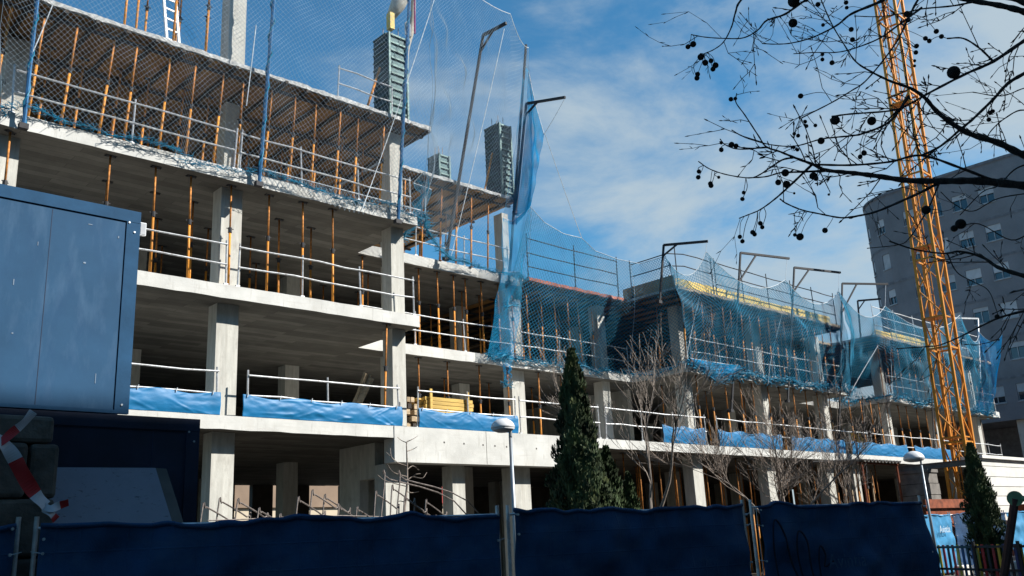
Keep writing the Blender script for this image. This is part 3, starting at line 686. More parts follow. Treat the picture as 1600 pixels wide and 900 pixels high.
mat('post_blue', (.03, .13, .28), .6, .2, var=.2)
def g3(pts, Ys): return [onY(x, y, Y) for (x, y), Y in zip(pts, Ys)]
post('blue net post at the far left end of the third floor', [V(4.78, 19.5, L3-.3), V(4.78, 19.35, 17.8)], .04, 'post_blue', wrap=True)
post('blue net post right of the concrete column on the third floor', [V(10.14, 19.5, L3-.3), V(10.4, 19.2, 18.3)], .045, 'post_blue', wrap=True)
post('blue net post at the left block corner', [V(14.35, 19.5, L3-.4), V(14.75, 19.2, 18.4)], .045, 'post_blue', wrap=True)
a = g3([(697, 402), (755, 55), (791, 36)], (22.45, 22.1, 21.0)); post('dark bent-top net post in the recess between the green forms', a, .055, 'steel_dark', (a[0]*.08+a[1]*.92, a[1]*.55+a[2]*.45))
a = g3([(795, 440), (822, 70)], (22.45, 22.3)); post('tall dark net post carrying the cyan net', a, .05, 'steel_dark')
a = g3([(806, 330), (822, 162), (883, 152)], (22.3, 22.2, 20.4)); post('dark gallows post with long arm behind the cyan net', a, .05, 'steel_dark', (a[0]*.12+a[1]*.88, a[1]*.7+a[2]*.3))
for lab, p, ys in (('gallows post at the roof corner of the middle right block', [(1031, 470), (1037, 383), (1106, 377)], (20.3, 20.3, 18.7)),
                   ('tall gallows post left of the middle on the middle right block', [(1143, 640), (1157, 395), (1233, 404)], (20.0, 20.0, 19.2)),
                   ('tall gallows post right of the middle on the middle right block', [(1231, 625), (1241, 418), (1313, 426)], (20.0, 20.0, 19.2)),
                   ('gallows post at the far end of the middle right block', [(1311, 690), (1316, 443), (1387, 444)], (20.0, 20.0, 18.8)),
                   ('short gallows post in the recess left of the crane', [(1346, 540), (1340, 470), (1376, 467)], (22.0, 22.0, 21.0)),
                   ('slim pale gallows post at the far right corner behind the mast', [(1532, 600), (1528, 498), (1490, 497)], (20.1, 20.1, 20.1))):
    a = g3(p, ys); post(lab, a, .05, 'steel_dark' if 'pale' not in lab else 'galvanised', (a[0]*.2+a[1]*.8, a[1]*.68+a[2]*.32) if 'pale' not in lab else None)
for i, (x, y0, y1) in enumerate(((1355, 620, 760), (1462, 590, 760))):
    a = g3([(x, y1), (x-7, y0)], (19.9, 19.9)); post(f'{"left" if i == 0 else "right"} thin dark net post below the far right nets', a, .035, 'steel_dark')
# ropes
def rope(label, pts, r=.012, m='rope'):
    q = MB(); q.tube(pts, r, 5); tag(q.build('rope', m), label, 'rope', 'white ropes')
def knotted(label, a, b, s=.1): rope(label, sag([a, b], s, 10))
knotted('white rope from the bent post head down to the recess floor', onY(788, 45, 21.0), onY(705, 400, 22.3), .1)
knotted('white rope slanting across the net beside the tall green form', onY(680, -5, 19.3), onY(565, 330, 19.5), .1)
knotted('thin white rope from the cyan net corner down to the recess net', onY(851, 208, 21.2), onY(909, 372, 22.1), .05)
knotted('thin white rope from the gallows arm to the cyan net corner', onY(882, 155, 20.4), onY(850, 210, 21.2), .03)
knotted('white rope on the left net near the concrete column', onY(400, 40, 19.2), onY(385, 165, 19.3), .05)
knotted('white rope tied across the far left of the net', onY(82, 8, 19.3), onY(40, 105, 19.5), .05)
for i, (a, b, Y) in enumerate((((1104, 380), (1103, 395), 18.9), ((1230, 404), (1227, 437), 19.3), ((1311, 426), (1310, 456), 19.4), ((1384, 445), (1383, 478), 19.2))):
    rope(f'short rope under the {ORD[i]} gallows arm from left on the right blocks', [onY(*a, Y), onY(*b, Y)], .01)
# white tails of rope down the right nets
for i, p in enumerate((((985, 410), (992, 470), (985, 560)), ((1094, 460), (1080, 520), (1070, 575)), ((1222, 490), (1205, 560), (1200, 600)), ((1385, 485), (1392, 560), (1395, 615)), ((1372, 540), (1345, 585), (1330, 612)))):
    rope(f'{ORD[i]} pale rope from left running down the right blue nets', smooth_path([onY(x, y, 19.75 if i else 22.0) for x, y in p]), .009)

# ------------------------------------------------------------------ green column forms
def column_form(label, x0, x1, y0, y1, z0, z1):
    t = thing('column_formwork', label, 'formwork', ((x0+x1)/2, (y0+y1)/2, z0), 'green column forms')
    th = .1
    q = MB(); q.box(x0, x0+th, y0, y1, z0, z1); q.build('panel', 'formwork_face', t); q = MB(); q.box(x1-th, x1, y0, y1, z0, z1); q.build('panel', 'formwork_face', t)
    q = MB(); q.box(x0+th, x1-th, y0, y0+th, z0, z1); q.build('panel', 'formwork_green', t); q = MB(); q.box(x0+th, x1-th, y1-th, y1, z0, z1); q.build('panel', 'formwork_green', t)
    n = int((z1-z0)/.24)
    for i in range(n+1):
        z = z0+.03+i*(z1-z0-.06)/n
        q = MB(); q.box(x0+th+.01, x1-th-.01, y0-.05, y0-.001, z-.028, z+.028); q.build('rib', 'formwork_edge', t)
        q = MB(); q.box(x0-.05, x0-.001, y0+.02, y1-.02, z-.018, z+.018); q.build('rib', 'formwork_green', t)
    for x in (x0+.02, x1-.08): q = MB(); q.box(x, x+.06, y0-.07, y0-.003, z0, z1+.02); q.build('edge_rail', 'formwork_edge', t)
    for k in range(4): q = MB(); q.tube([(x0+.2+k % 2*(x1-x0-.4), y0+.2+k//2*(y1-y0-.4), z1-.5), (x0+.2+k % 2*(x1-x0-.4)+.02, y0+.2+k//2*(y1-y0-.4), z1+.45)], .012, 5); q.build('starter_bar', 'rebar', t)
    for s in (-1,): q = MB(); q.tube([(x0-.7, y0+.15, z0), (x0-.06, y0+.3, z0+(z1-z0)*.62)], .035, 6); q.build('raking_prop', 'prop_rust', t)
column_form('tall green steel column form beside the short rail on the top deck', 14.45, 15.2, 20.05, 20.75, L4+.003, 16.65)
column_form('dark green column form on the recess deck, left of the cyan net', 21.35, 22.0, 22.75, 23.5, L4+.003, 16.75)
column_form('small far green column form on the deck between the other two', 20.35, 20.95, 25.1, 25.7, L4+.003, 16.1)
# timber trestle on the recess deck
t = thing('trestle', 'orange trestle frame left of the small far column form', 'trestle', (19.2, 25, L4)); a = [V(18.5, 25, L4+.004), V(20.0, 25, L4+.004)]
for p in a: q = MB(); q.bar(p, p+V(0, 0, .9), .07); q.build('leg', 'prop_orange', t)
q = MB(); q.bar(a[0]+V(-.05, 0, .93), a[1]+V(.05, 0, .93), .07); q.build('crossbar', 'prop_orange', t)
# concrete bucket with hose over the tall form
t = thing('concrete_bucket', 'beige concrete bucket with hose poised over the tall green form', 'bucket', (15.1, 20.3, 17.2))
q = MB(); q.tube([V(14.75, 20.3, 17.35), V(15.0, 20.2, 17.9), V(15.3, 20.1, 18.9)], [.13, .24, .36], 10); q.build('chute', 'bucket', t, True)
q = MB(); q.tube(smooth_path([V(15.45, 20.2, 19.2), V(15.55, 20.2, 18.2), V(15.5, 20.25, 17.2), V(15.32, 20.3, 16.4), V(15.28, 20.3, 15.4)]), .11, 8); q.build('hose', 'hose', t, True)
q = MB(); q.box(14.62, 14.78, 20.1, 20.3, 16.9, 17.45); q.build('gate', 'board_yellow', t)
q = MB(); q.tube([V(15.12, 20.0, 16.8), V(15.12, 20.0, 17.2), V(15.2, 20.0, 17.3), V(15.28, 20.0, 17.2), V(15.28, 20.0, 16.8)], .03, 6); q.build('hoop', 'galvanised', t)
q = MB(); q.tube([V(15.55, 20.05, 19.5), V(15.5, 20.05, 17.)], .03, 5); q.build('strap', 'strap_pink', t)
q = MB(); q.tube([V(15.3, 20.1, 18.9), V(15.5, 20.1, 30.)], .03, 5); q.build('cable', 'steel_dark', t)
# aluminium ladder on the top deck
t = thing('ladder', 'white aluminium ladder leaning among the props on the top deck', 'ladder', (8.15, 20.6, L4))
a, b = V(8.1, 20.5, L4+.004), V(7.85, 20.9, 17.3); sx = V(.34, .05, 0)
for s in (0, 1): q = MB(); q.bar(a+sx*s, b+sx*s, .06); q.build('stile', 'lamp_white', t)
for k in range(11): p = a+(b-a)*(k+.7)/11.5; q = MB(); q.bar(p, p+sx, .035); q.build('rung', 'lamp_white', t)

# ------------------------------------------------------------------ tower crane
cx, cy, cw, cz0, cz1 = 41.3, 16.25, .93, .9, 42.
CT = thing('tower_crane', 'yellow lattice tower crane mast standing in front of the right blocks', 'crane', (cx, cy, 0))
cor = [(-1, -1), (1, -1), (1, 1), (-1, 1)]
for i, j in cor:
    q = MB(); q.box(cx+i*cw/2-.06, cx+i*cw/2+.06, cy+j*cw/2-.06, cy+j*cw/2+.06, cz0, cz1); q.build('chord', 'crane_yellow', CT)
nsec = 30; dz = (cz1-cz0)/nsec; cache = {}
for s in range(nsec):
    z = cz0+s*dz
    for k in range(4):
        (i0, j0), (i1, j1) = cor[k], cor[(k+1) % 4]
        key = (k, s % 2)
        a = V(cx+i0*cw/2, cy+j0*cw/2, 0); b = V(cx+i1*cw/2, cy+j1*cw/2, 0)
        if s % 2: a, b = b, a
        if key not in cache:
            q = MB(); q.bar(a+V(0, 0, .06), b+V(0, 0, dz-.06), .05); o = q.build('brace', 'crane_yellow', CT); cache[key] = (o.data,); o.location.z = z
        else:
            o = bpy.data.objects.new('brace', cache[key][0]); COL.objects.link(o); o.parent = CT; o.location = (0, 0, z)
        if s % 3 == 0:
            key = ('h', k)
            if key not in cache:
                q = MB(); q.bar(a+V(0, 0, 0), b, .075); o = q.build('cross_bar', 'crane_yellow', CT); cache[key] = (o.data,); o.location.z = z
            else:
                o = bpy.data.objects.new('cross_bar', cache[key][0]); COL.objects.link(o); o.parent = CT; o.location = (0, 0, z)
for x in (.12, .45): q = MB(); q.bar((cx-.3+x, cy+.1, cz0), (cx-.3+x, cy+.1, cz1), .035); q.build('ladder_stile', 'crane_yellow', CT)
for k in range(0, 110): 
    if k == 0: q = MB(); q.bar((cx-.18, cy+.1, 1.2), (cx+.15, cy+.1, 1.2), .028); o = q.build('ladder_rung', 'crane_yellow', CT); me = o.data
    else: o = bpy.data.objects.new('ladder_rung', me); COL.objects.link(o); o.parent = CT; o.location = (0, 0, k*.36)
for z in (5.2, 10.5, 13.8, 21., 29.): q = MB(); q.box(cx-.5, cx+.25, cy-.45, cy+.5, z, z+.05); q.build('platform', 'crane_yellow', CT)
q = MB(); q.box(cx-2.2, cx+2.2, cy-.15, cy+.15, .3, .9); q.box(cx-.15, cx+.15, cy-2.2, cy-.16, .3, .9); q.box(cx-.15, cx+.15, cy+.16, cy+2.2, .3, .9); q.build('base_frame', 'rust_steel', CT)
for k, (i, j) in enumerate(cor): q = MB(); q.bar((cx+i*cw/2, cy+j*cw/2, 2.6), (cx+i*1.7*(1 if k % 2 else .1), cy+j*1.7*(.1 if k % 2 else 1), .85), .12); q.build('stay', 'rust_steel', CT)
for k, (i, j) in enumerate(((-1.9, 0), (1.9, 0), (0, -1.9), (0, 1.9))): q = MB(); q.box(cx+i-.4, cx+i+.4, cy+j-.4, cy+j+.4, 0, .3); q.build('foot_pad', 'concrete', CT)

CT.rotation_mode = 'QUATERNION'; CT.rotation_quaternion = Matrix.Rotation(math.radians(1.25), 3, Vector((.68, .73, 0))).to_quaternion()
# ------------------------------------------------------------------ grey apartment tower
gb = thing('grey_tower', 'dark grey brick apartment tower with rounded corners and white roller blinds', 'building', (76, 24, 0))
BZ, TZ = 8.1, 26.05
R1, R2 = 3.2, 3.7
path = [(96, 16.2), (66+R1, 16.2)]+[(66+R1-R1*math.sin(a), 16.2+R1-R1*math.cos(a)) for a in np.linspace(.15, math.pi/2, 9)]
wys = [20.9, 22.72, 24.5, 26.3]; ww, wh = .52, .56
brk = []
for y in wys: brk += [(66, y-ww), (66, y+ww)]
path += brk
AW = ((.3, .5), (.84, 1.0))
path += [(66, 27.3)]+[(66+R2-R2*math.cos(a), 27.3+R2*math.sin(a)) for a in (.15, .3, .5, .62, .73, .84, 1.0, 1.15, 1.3, 1.45, math.pi/2)]+[(96, 27.3+R2)]
arcseg = [(66+R2-R2*math.cos(a), 27.3+R2*math.sin(a)) for a, _ in AW]
wz = [9.85+2.76*k for k in range(6)]
zs = [BZ]
for z in wz: zs += [z-wh, z+wh]
zs.append(TZ)
m = MB(); ops = []
for i in range(len(path)-1):
    (xa, yb), (xc, yd) = path[i], path[i+1]
    iswin = xa == 66 and xc == 66 and any(abs((yb+yd)/2-y) < .1 for y in wys)
    iswin = iswin or any(abs(xa-p[0])+abs(yb-p[1]) < 1e-6 for p in arcseg)
    for k in range(len(zs)-1):
        if iswin and k % 2 == 1: continue
        m.quad((xc, yd, zs[k]), (xa, yb, zs[k]), (xa, yb, zs[k+1]), (xc, yd, zs[k+1]))
m.quad((66, 19.4, TZ-.3), (66, 27.3, TZ-.3), (96, 33.2, TZ-.3), (96, 16.2, TZ-.3))
m.build('wall', 'grey_brick', gb)
for z in [BZ+.02+2.76*k for k in range(1, 6)]:
    q = MB(); q.cur = 0
    for (xa, yb), (xc, yd) in zip(path[:-1], path[1:]):
        d = V(xc-xa, yd-yb, 0); nrm = V(-d[1], d[0], 0)/np.linalg.norm(d[:2])*.035
        q.quad((xc+nrm[0], yd+nrm[1], z-.09), (xa+nrm[0], yb+nrm[1], z-.09), (xa+nrm[0], yb+nrm[1], z+.09), (xc+nrm[0], yd+nrm[1], z+.09))
    q.build('floor_band', 'grey_trim', gb)
q = MB()
for (xa, yb), (xc, yd) in zip(path[:-1], path[1:]):
    d = V(xc-xa, yd-yb, 0); nrm = V(-d[1], d[0], 0)/np.linalg.norm(d[:2])*.08
    q.quad((xc+nrm[0], yd+nrm[1], TZ-.18), (xa+nrm[0], yb+nrm[1], TZ-.18), (xa+nrm[0], yb+nrm[1], TZ+.03), (xc+nrm[0], yd+nrm[1], TZ+.03))
    q.quad((xa, yb, TZ+.03), (xc, yd, TZ+.03), (xc+nrm[0], yd+nrm[1], TZ+.03), (xa+nrm[0], yb+nrm[1], TZ+.03))
q.build('coping', 'grey_trim', gb)
q = MB(); q.quad((66.02, 17, BZ+.01), (96, 17, BZ+.01), (96, 33, BZ+.01), (66.02, 30, BZ+.01)); q.build('soffit', 'grey_trim', gb)
def gwin(x, y, z, w, h, bl, ang=0.):
    o = thing('window', None, None, (x, y, z)); o.parent = gb; o.location = Vector((x, y, z))-gb.location; o.rotation_euler.z = ang
    LOC[o.name] = V(0, 0, 0)
    q = MB(); q.box(.16, .2, -w, w, -h, h); q.build('pane', 'glass', o)
    q = MB()
    for a in ((-w, -w+.06, -h, h), (w-.06, w, -h, h), (-w+.06, w-.06, -h, -h+.06), (-w+.06, w-.06, h-.06, h), (-.03, .03, -h+.06, h-.06)): q.box(.10, .155, *a)
    q.build('frame', 'window_frame', o)
    q = MB()
    for a, b in (((0, -w, -h), (0, w, -h)), ((0, w, h), (0, -w, h)), ((0, w, -h), (0, w, h)), ((0, -w, h), (0, -w, -h))): q.quad(a, b, (b[0]+.2, b[1], b[2]), (a[0]+.2, a[1], a[2]))
    q.build('reveal', 'grey_trim', o)
    q = MB(); q.box(-.07, .02, -w-.05, w+.05, -h-.07, -h-.003); q.build('sill', 'window_frame', o)
    if bl > 0: q = MB(); q.box(.05, .09, -w+.01, w-.01, h-2*h*bl, h-.003); q.build('blind', 'blind', o)
BL = [[.5, .62, .35, .8], [.3, 0.95, .6, 1.], [1., .25, .55, .9], [.55, .6, .5, .3], [.4, .45, .98, .6], [.45, .3, .0, .5]]
for k, z in enumerate(wz):
    for j, y in enumerate(wys): gwin(66, y, z, ww, wh, BL[k][j])
    for (a0, a1), bl in zip(AW, (.5 if k % 2 else 1., .7)):
        p, q_ = [(66+R2-R2*math.cos(a), 27.3+R2*math.sin(a)) for a in (a0, a1)]; gwin((p[0]+q_[0])/2, (p[1]+q_[1])/2, z, math.hypot(p[0]-q_[0], p[1]-q_[1])/2, wh, bl, -(a0+a1)/2)
for y in (18.2, 21.6, 25., 28.4): q = MB(); q.box(66.4, 67.1, y-.35, y+.35, 0, BZ); q.build('pillar', 'concrete', gb)
q = MB(); q.box(71, 96, 16.4, 33, 0, BZ-.01); q.build('recessed_base', 'grey_trim', gb)

# ------------------------------------------------------------------ houses behind the frame, seen through the ground floor
t = thing('low_building', 'low beige building with brown upper band seen through the ground floor', 'building', (40, 60, 0))
m = MB(); m.box(5, 62, 58, 66, 0, 5.0); m.build('wall', 'beige_wall', t); m = MB(); m.box(4.8, 62.2, 57.8, 66.2, 5.0, 7.6); m.build('upper_band', 'brown_wall', t)
m = MB(); m.box(44, 62.1, 57.7, 57.79, 5.2, 7.4); m.build('red_sign_band', 'red_wall', t)
for k in range(9): q = MB(); q.box(8+k*6, 10+k*6, 57.94, 57.99, 1, 3.2); q.build('window', 'glass', t)
t = thing('parked_van', 'white van parked behind the ground floor columns', 'van', (27.5, 46, 0))
m = MB(); prof = [(0, .45), (4.9, .45), (4.9, 1.2), (4.2, 1.35), (3.5, 2.15), (.1, 2.2), (0, 1.9)]
k = [(25+x, 45., z) for x, z in prof]; k2 = [(25+x, 46.9, z) for x, z in prof]; m.v = k+k2; n = len(prof); m.f = [tuple(range(n)), tuple(reversed(range(n, 2*n)))]+[(i, i+n, (i+1) % n+n, (i+1) % n) for i in range(n)]; m.mi = [0]*len(m.f); m.build('body', 'lamp_white', t)
m = MB(); m.v = [(28.75, 44.99, 1.4), (29.1, 44.99, 1.4), (28.6, 44.99, 2.0), (27.3, 44.99, 2.0), (27.3, 44.99, 1.4)]; m.f = [(0, 1, 2, 3, 4)]; m.mi = [0]; m.build('window', 'glass', t)
for x in (26, 29): q = MB(); q.tube([(x, 44.95, .36), (x, 45.2, .36)], .35, 14); q.build('wheel', 'steel_dark', t)
# ------------------------------------------------------------------ site cabins at the left
def onX(x, y, X): d = ray(x, y); return EYE+d*((X-EYE[0])/d[0])
YK = 9.57
def cabin(label, x0, x1, z0, z1, wall, frame, seams):
    t = thing('site_cabin', label, 'cabin', ((x0+x1)/2, YK+1.2, z0), 'stacked site cabins')
    m = MB(); m.box(x0+.02, x1-.02, YK+.016, YK+2.4, z0+.03, z1-.02); m.build('wall', wall, t)
    m = MB(); m.box(x0, x1, YK, YK+.05, z1-.13, z1); m.build('top_rail', frame, t)
    m = MB(); m.box(x0, x1, YK, YK+.05, z0, z0+.035); m.build('bottom_rail', frame, t)
    for a, b in ((x0, x0+.14), (x1-.145, x1)): m = MB(); m.box(a, b, YK+.003, YK+.053, z0+.036, z1-.131); m.build('corner_post', frame, t)
    q = MB(); q.box(x1-.153, x1-.1465, YK+.0135, YK+.0155, z0+.04, z1-.135); q.build('gasket', 'seam', t)
    q = MB(); q.box(x0+.15, x1-.154, YK+.0135, YK+.0155, z1-.138, z1-.1315); q.build('gasket', 'seam', t)
    for s in seams: q = MB(); q.box(s-.003, s+.003, YK+.0135, YK+.0155, z0+.04, z1-.152); q.build('panel_seam', 'seam', t)
    for x, z in ((x1-.06, z1-.24), (x1-.075, z0+.09), (x1-.12, z1-.14), (x0+.1, z1-.24)): q = MB(); q.tube([(x, YK-.006, z), (x, YK+.004, z)], .011, 8); q.build('rivet', 'rivet', t)
    return t
def scratches(t, pts):
    for x, y, w, h in pts: p = onY(x, y, YK); q = MB(); q.box(p[0]-w, p[0]+w, YK+.0125, YK+.0155, p[2]-h, p[2]+h); q.build('scratch', 'scratch_grey', t)
xu = float(onY(221, 332, YK)[0]); zu = float(onY(221, 332, YK)[2]); xl = float(onY(313, 657, YK)[0])
seam1 = float(onY(72, 450, YK)[0])
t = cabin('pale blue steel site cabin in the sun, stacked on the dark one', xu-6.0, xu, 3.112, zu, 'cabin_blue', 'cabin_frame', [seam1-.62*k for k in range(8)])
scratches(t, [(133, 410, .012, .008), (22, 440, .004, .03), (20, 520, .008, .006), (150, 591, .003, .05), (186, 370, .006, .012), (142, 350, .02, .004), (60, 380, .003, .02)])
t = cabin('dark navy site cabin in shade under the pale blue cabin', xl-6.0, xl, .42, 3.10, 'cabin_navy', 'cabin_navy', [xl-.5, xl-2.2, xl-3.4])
for x in (xl-5.6, xl-2.8, xl-.4): q = MB(); q.box(x-.15, x+.15, YK+.1, YK+2.3, 0, .418); q.build('sleeper', 'timber', t)
# old stone blocks stacked by the fence
rows = [(0, .6, (.2, 1.2, 2.0, 2.75)), (.605, 1.2, (.3, 1.1, 1.9, 2.78)), (1.205, 1.72, (.2, 1.3, 2.1, 2.76)), (1.725, 2.225, (.4, 1.5, 2.3, 2.79)), (2.23, 2.715, (.3, 1.2, 1.9, 2.53, 2.8)), (2.72, 2.965, (.5, 1.6, 2.74))]
nth = 0
for k, (z0, z1, xs) in enumerate(rows):
    for j, (a, b) in enumerate(zip(xs[:-1], xs[1:])):
        m = MB(); n = 5; y0 = 9.02+random.uniform(-.03, .03); c = .045
        m.box(a+.01, b-.01, y0, 9.5, z0, z1)
        o = m.build('stone_block', 'old_block'); bv = o.modifiers.new('worn edges', 'BEVEL'); bv.width = .04; bv.segments = 2
        tag(o, f'rough dark stone block, {ORD[j]} from left in the {ORD[len(rows)-1-k]} course from top', 'block', 'stacked stone blocks')
# grubby board leaning on the cabin
tl, tr = onY(60, 730, 9.5), onY(243, 731, 9.5); br = onY(268, 812, 9.1); d = br-tr; dn = d*(tr[2]/-d[2])
t = thing('leaning_board', 'grubby white board leaning against the dark cabin', 'board', tuple((tl+tr)/2+dn*.99))
m = MB(); a, b, c, e = tl, tr, tr+dn*.985, tl+dn*.985; nrm = np.cross(b-a, e-a); nrm /= np.linalg.norm(nrm); nrm = nrm if nrm[1] < 0 else -nrm
m.quad(e, c, b, a); m.build('face', 'dirty_board', t)
m = MB(); w = V(.14, .06, 0)
m.quad(c, c+w, b+w, b); m.quad(b, b+w, b+w-nrm*.05, b-nrm*.05); m.quad(c+w, c+w-nrm*.05, b+w-nrm*.05, b+w); m.quad(a-nrm*.05, b+w-nrm*.05, c+w-nrm*.05, e-nrm*.05); m.quad(a, b, b-nrm*.05, a-nrm*.05); m.build('edge', 'board_side', t)
# barrier tape
def ribbon(mb, pts, w, alt, seg, wv=(0, .15, 1)):
    P = smooth_path(pts, 8); s = 0.; prev = None
    for i in range(len(P)):
        d = P[min(i+1, len(P)-1)]-P[max(i-1, 0)]; d /= np.linalg.norm(d); tw = .55*math.sin(i*.21); up = np.cross(d, V(0, -1, 0)); up /= np.linalg.norm(up); up = up*math.cos(tw)+V(0, -1, 0)*math.sin(tw)
        a, b = P[i]-up*w/2, P[i]+up*w/2
        if prev is not None: mb.cur = int((s+alt)/seg) % 2; mb.quad(prev[0], a, b, prev[1]); s += np.linalg.norm(P[i]-P[i-1])
        prev = (a, b)
m = MB(); TY = 8.78
T = lambda x, y, Y=TY: onY(x, y, Y)
ribbon(m, [T(52, 643), T(38, 660), T(20, 675), T(2, 690), T(-25, 700)], .075, .0, .19)
ribbon(m, [T(-20, 680), T(2, 690), T(20, 712), T(36, 742), T(55, 772), T(72, 790)], .12, .02, .34)
ribbon(m, [T(68, 792), T(80, 795, TY-.03), T(92, 790), T(107, 785)], .07, .05, .2)
ribbon(m, [T(70, 795), T(80, 803, TY-.03), T(88, 812)], .07, .0, .1)
o = m.build('barrier_tape', ['tape_white', 'tape_red']); tag(o, 'red and white barrier tape knotted to the fence post at left', 'tape')
sd = o.modifiers.new('thickness', 'SOLIDIFY'); sd.thickness = .002

# ------------------------------------------------------------------ cloth-covered site fence
def text_mesh(txt, size, name):
    cu = bpy.data.curves.new(name, 'FONT'); cu.body = txt; cu.size = size; cu.extrude = .001
    ob = bpy.data.objects.new('tmp', cu); COL.objects.link(ob)
    me = bpy.data.meshes.new_from_object(ob.evaluated_get(bpy.context.evaluated_depsgraph_get())); bpy.data.objects.remove(ob); return me
def fence_panel(label, a, b, m='fence_cloth', h=2.0, group='cloth-covered fence panels', gap=.06, fold=1., flare=0.):
    a, b = V(*a, 0), V(*b, 0); L = np.linalg.norm(b-a); d = (b-a)/L; nn = np.cross(d, V(0, 0, 1)); nn = nn if nn[1] < 0 else -nn
    t = thing('fence_panel', label, 'fence', tuple((a+b)/2), group)
    for s in (.03, L-.03): q = MB(); q.tube([a+d*s+V(0, 0, .1), a+d*s+V(0, 0, h+.06)], .021, 8); q.build('post', 'galvanised', t)
    for z in (.2, h*.5, h-.04): q = MB(); q.tube([a+d*.03+V(0, 0, z), a+d*(L-.03)+V(0, 0, z)], .014, 6); q.build('rail', 'galvanised', t)
    nw = int(L/.12)
    q = MB()
    for k in range(1, nw): q.bar(a+d*(L*k/nw)+V(0, 0, .2), a+d*(L*k/nw)+V(0, 0, h-.04), .005)
    q.build('wire_mesh', 'galvanised', t)
    for s in (.03, L-.03): p = a+d*s; q = MB(); q.box(p[0]-.14, p[0]+.14, p[1]-.3, p[1]+.3, 0, .13); q.build('foot', 'concrete', t)
    w, k = int(L/.05), 36; u = np.linspace(gap, L-gap, w); P = np.zeros((k, w, 3)); nz = smooth_noise(k, w, 9); nz2 = smooth_noise(k, w, 4)
    topn = .02*smooth_noise(1, w, 14)[0]+.012*smooth_noise(1, w, 4)[0]
    for j in range(k):
        v = j/(k-1); out_ = .085+fold*(.022*nz[j]+.008*nz2[j])+.03*fold*np.exp(-np.minimum(u, L-u)/.12)*np.sin(9*v+u)
        uu = u + flare*((1-v)**1.2)*np.maximum(0, (u-(L-.5))/.5)
        P[j] = a+d*uu[:, None]+nn*out_[:, None]; P[j, :, 2] = .06+(h-.03+topn-.06)*v
    o = MB().grid(P).build('cloth', m, t, True); sd = o.modifiers.new('thickness', 'SOLIDIFY'); sd.thickness = .004
    # folded hem along the top rail
    q = MB(); R = P[-1]+V(0, 0, -.015); q.tube(R, .022+.006*np.abs(smooth_noise(1, w, 6)[0]), 6); q.build('hem', m, t, True)
    for e in (gap+.03, L-gap-.03):
        for z in (.35, .8, 1.25, 1.7, h-.09):
            p = a+d*e+nn*.115+V(0, 0, z+random.uniform(-.05, .05)); q = MB(); q.tube([p-nn*.02, p+nn*.012], .013, 8); q.build('eyelet', 'rivet', t)
            if random.random() < .7: s_ = -1 if e < L/2 else 1; q = MB(); q.bar(p+nn*.015, p+d*s_*.09-nn*.03+V(0, 0, .02), .006); q.build('cable_tie', 'letter_white', t)
    return t, a, d, nn
F0, F1, F2, F3, F4 = (-2.0, 9.25), (2.55, 8.82), (7.13, 7.78), (10.85, 7.06), (14.3, 6.28)
fence_panel('dark blue cloth fence panel left of the taped post', F0, (2.47, 8.83))
fence_panel('long dark blue cloth fence panel right of the taped post', F1, (7.06, 7.8))
t3, a3, d3, n3 = fence_panel('dark blue cloth fence panel with faded white print, in the middle', F2, (10.76, 7.08))
t4, a4, d4, n4 = fence_panel('dark blue cloth fence panel with graffiti at the right end', F3, F4, fold=1.2, flare=.22)
def on_fence(parent, a, d, n, name, me, s, z, m):
    me.materials.clear(); me.materials.append(MATS[m]); o = bpy.data.objects.new(name, me); COL.objects.link(o); o.parent = parent
    p = a+d*s+n*.215+V(0, 0, z); M_ = Matrix(((d[0], 0, n[0], p[0]), (d[1], 0, n[1], p[1]), (0, 1, 0, p[2]), (0, 0, 0, 1)))
    o.matrix_local = Matrix.Translation(-Vector(LOC[parent.name])) @ M_; return o
on_fence(t4, a4, d4, n4, 'lettering', text_mesh('Avintia', .27, 'lettering'), 1.12, 1.12, 'letter_blue')
def stroke(pts, w): q = MB(); q.tube(smooth_path([a4+d4*s+n4*.165+V(0, 0, z) for s, z in pts], 6), w, 4); q.build('graffiti_stroke', 'ink', t4)
stroke([(.25, .75), (.2, 1.4), (.27, 1.78), (.42, 1.6), (.5, 1.2), (.72, .8)], .013)
stroke([(.72, .75), (.62, 1.3), (.68, 1.62), (.82, 1.5), (.84, 1.15), (.9, .85)], .013)
stroke([(1.02, .75), (1.0, 1.2), (1.06, 1.42), (1.14, 1.3), (1.1, 1.15), (1.3, 1.22)], .012)

# ------------------------------------------------------------------ street lamps
def lamp(label, x, y, zt, hx, hr):
    t = thing('street_lamp', label, 'street lamp', (x, y, 0), 'dome street lamps')
    q = MB(); q.tube([(x, y, 0), (x, y, zt-.32)], [.05, .031], 10); q.build('pole', 'lamp_pole', t, True)
    q = MB(); q.tube(smooth_path([V(x, y, zt-.33), V(x, y, zt-.16), V(x+hx*.4, y, zt-.02), V(x+hx*.8, y, zt-.02)]), .032, 8); q.build('arm', 'lamp_pole', t, True)
    c = (x+hx, y, zt-.17); q = MB(); q.lathe(c, [(hr*math.cos(a), hr*.82*math.sin(a)) for a in np.linspace(0, 1.5, 8)], 20); q.build('dome', 'lamp_white', t, True)
    q = MB(); q.lathe((c[0], c[1], c[2]-.07), [(hr*.45, 0), (hr*.86, .035), (hr*.98, .066)], 20); q.build('diffuser', 'blind', t, True)
    q = MB(); q.lathe((x, y, .002), [(.13, 0), (.13, .05), (.07, .3)], 12); q.build('base', 'lamp_pole', t)
lamp('grey street lamp with white dome head left of the tall cypress', 11.2, 12., 3.80, -.17, .215)
lamp('far street lamp with white dome head left of the crane', 27.75, 12., 3.68, -.42, .30)

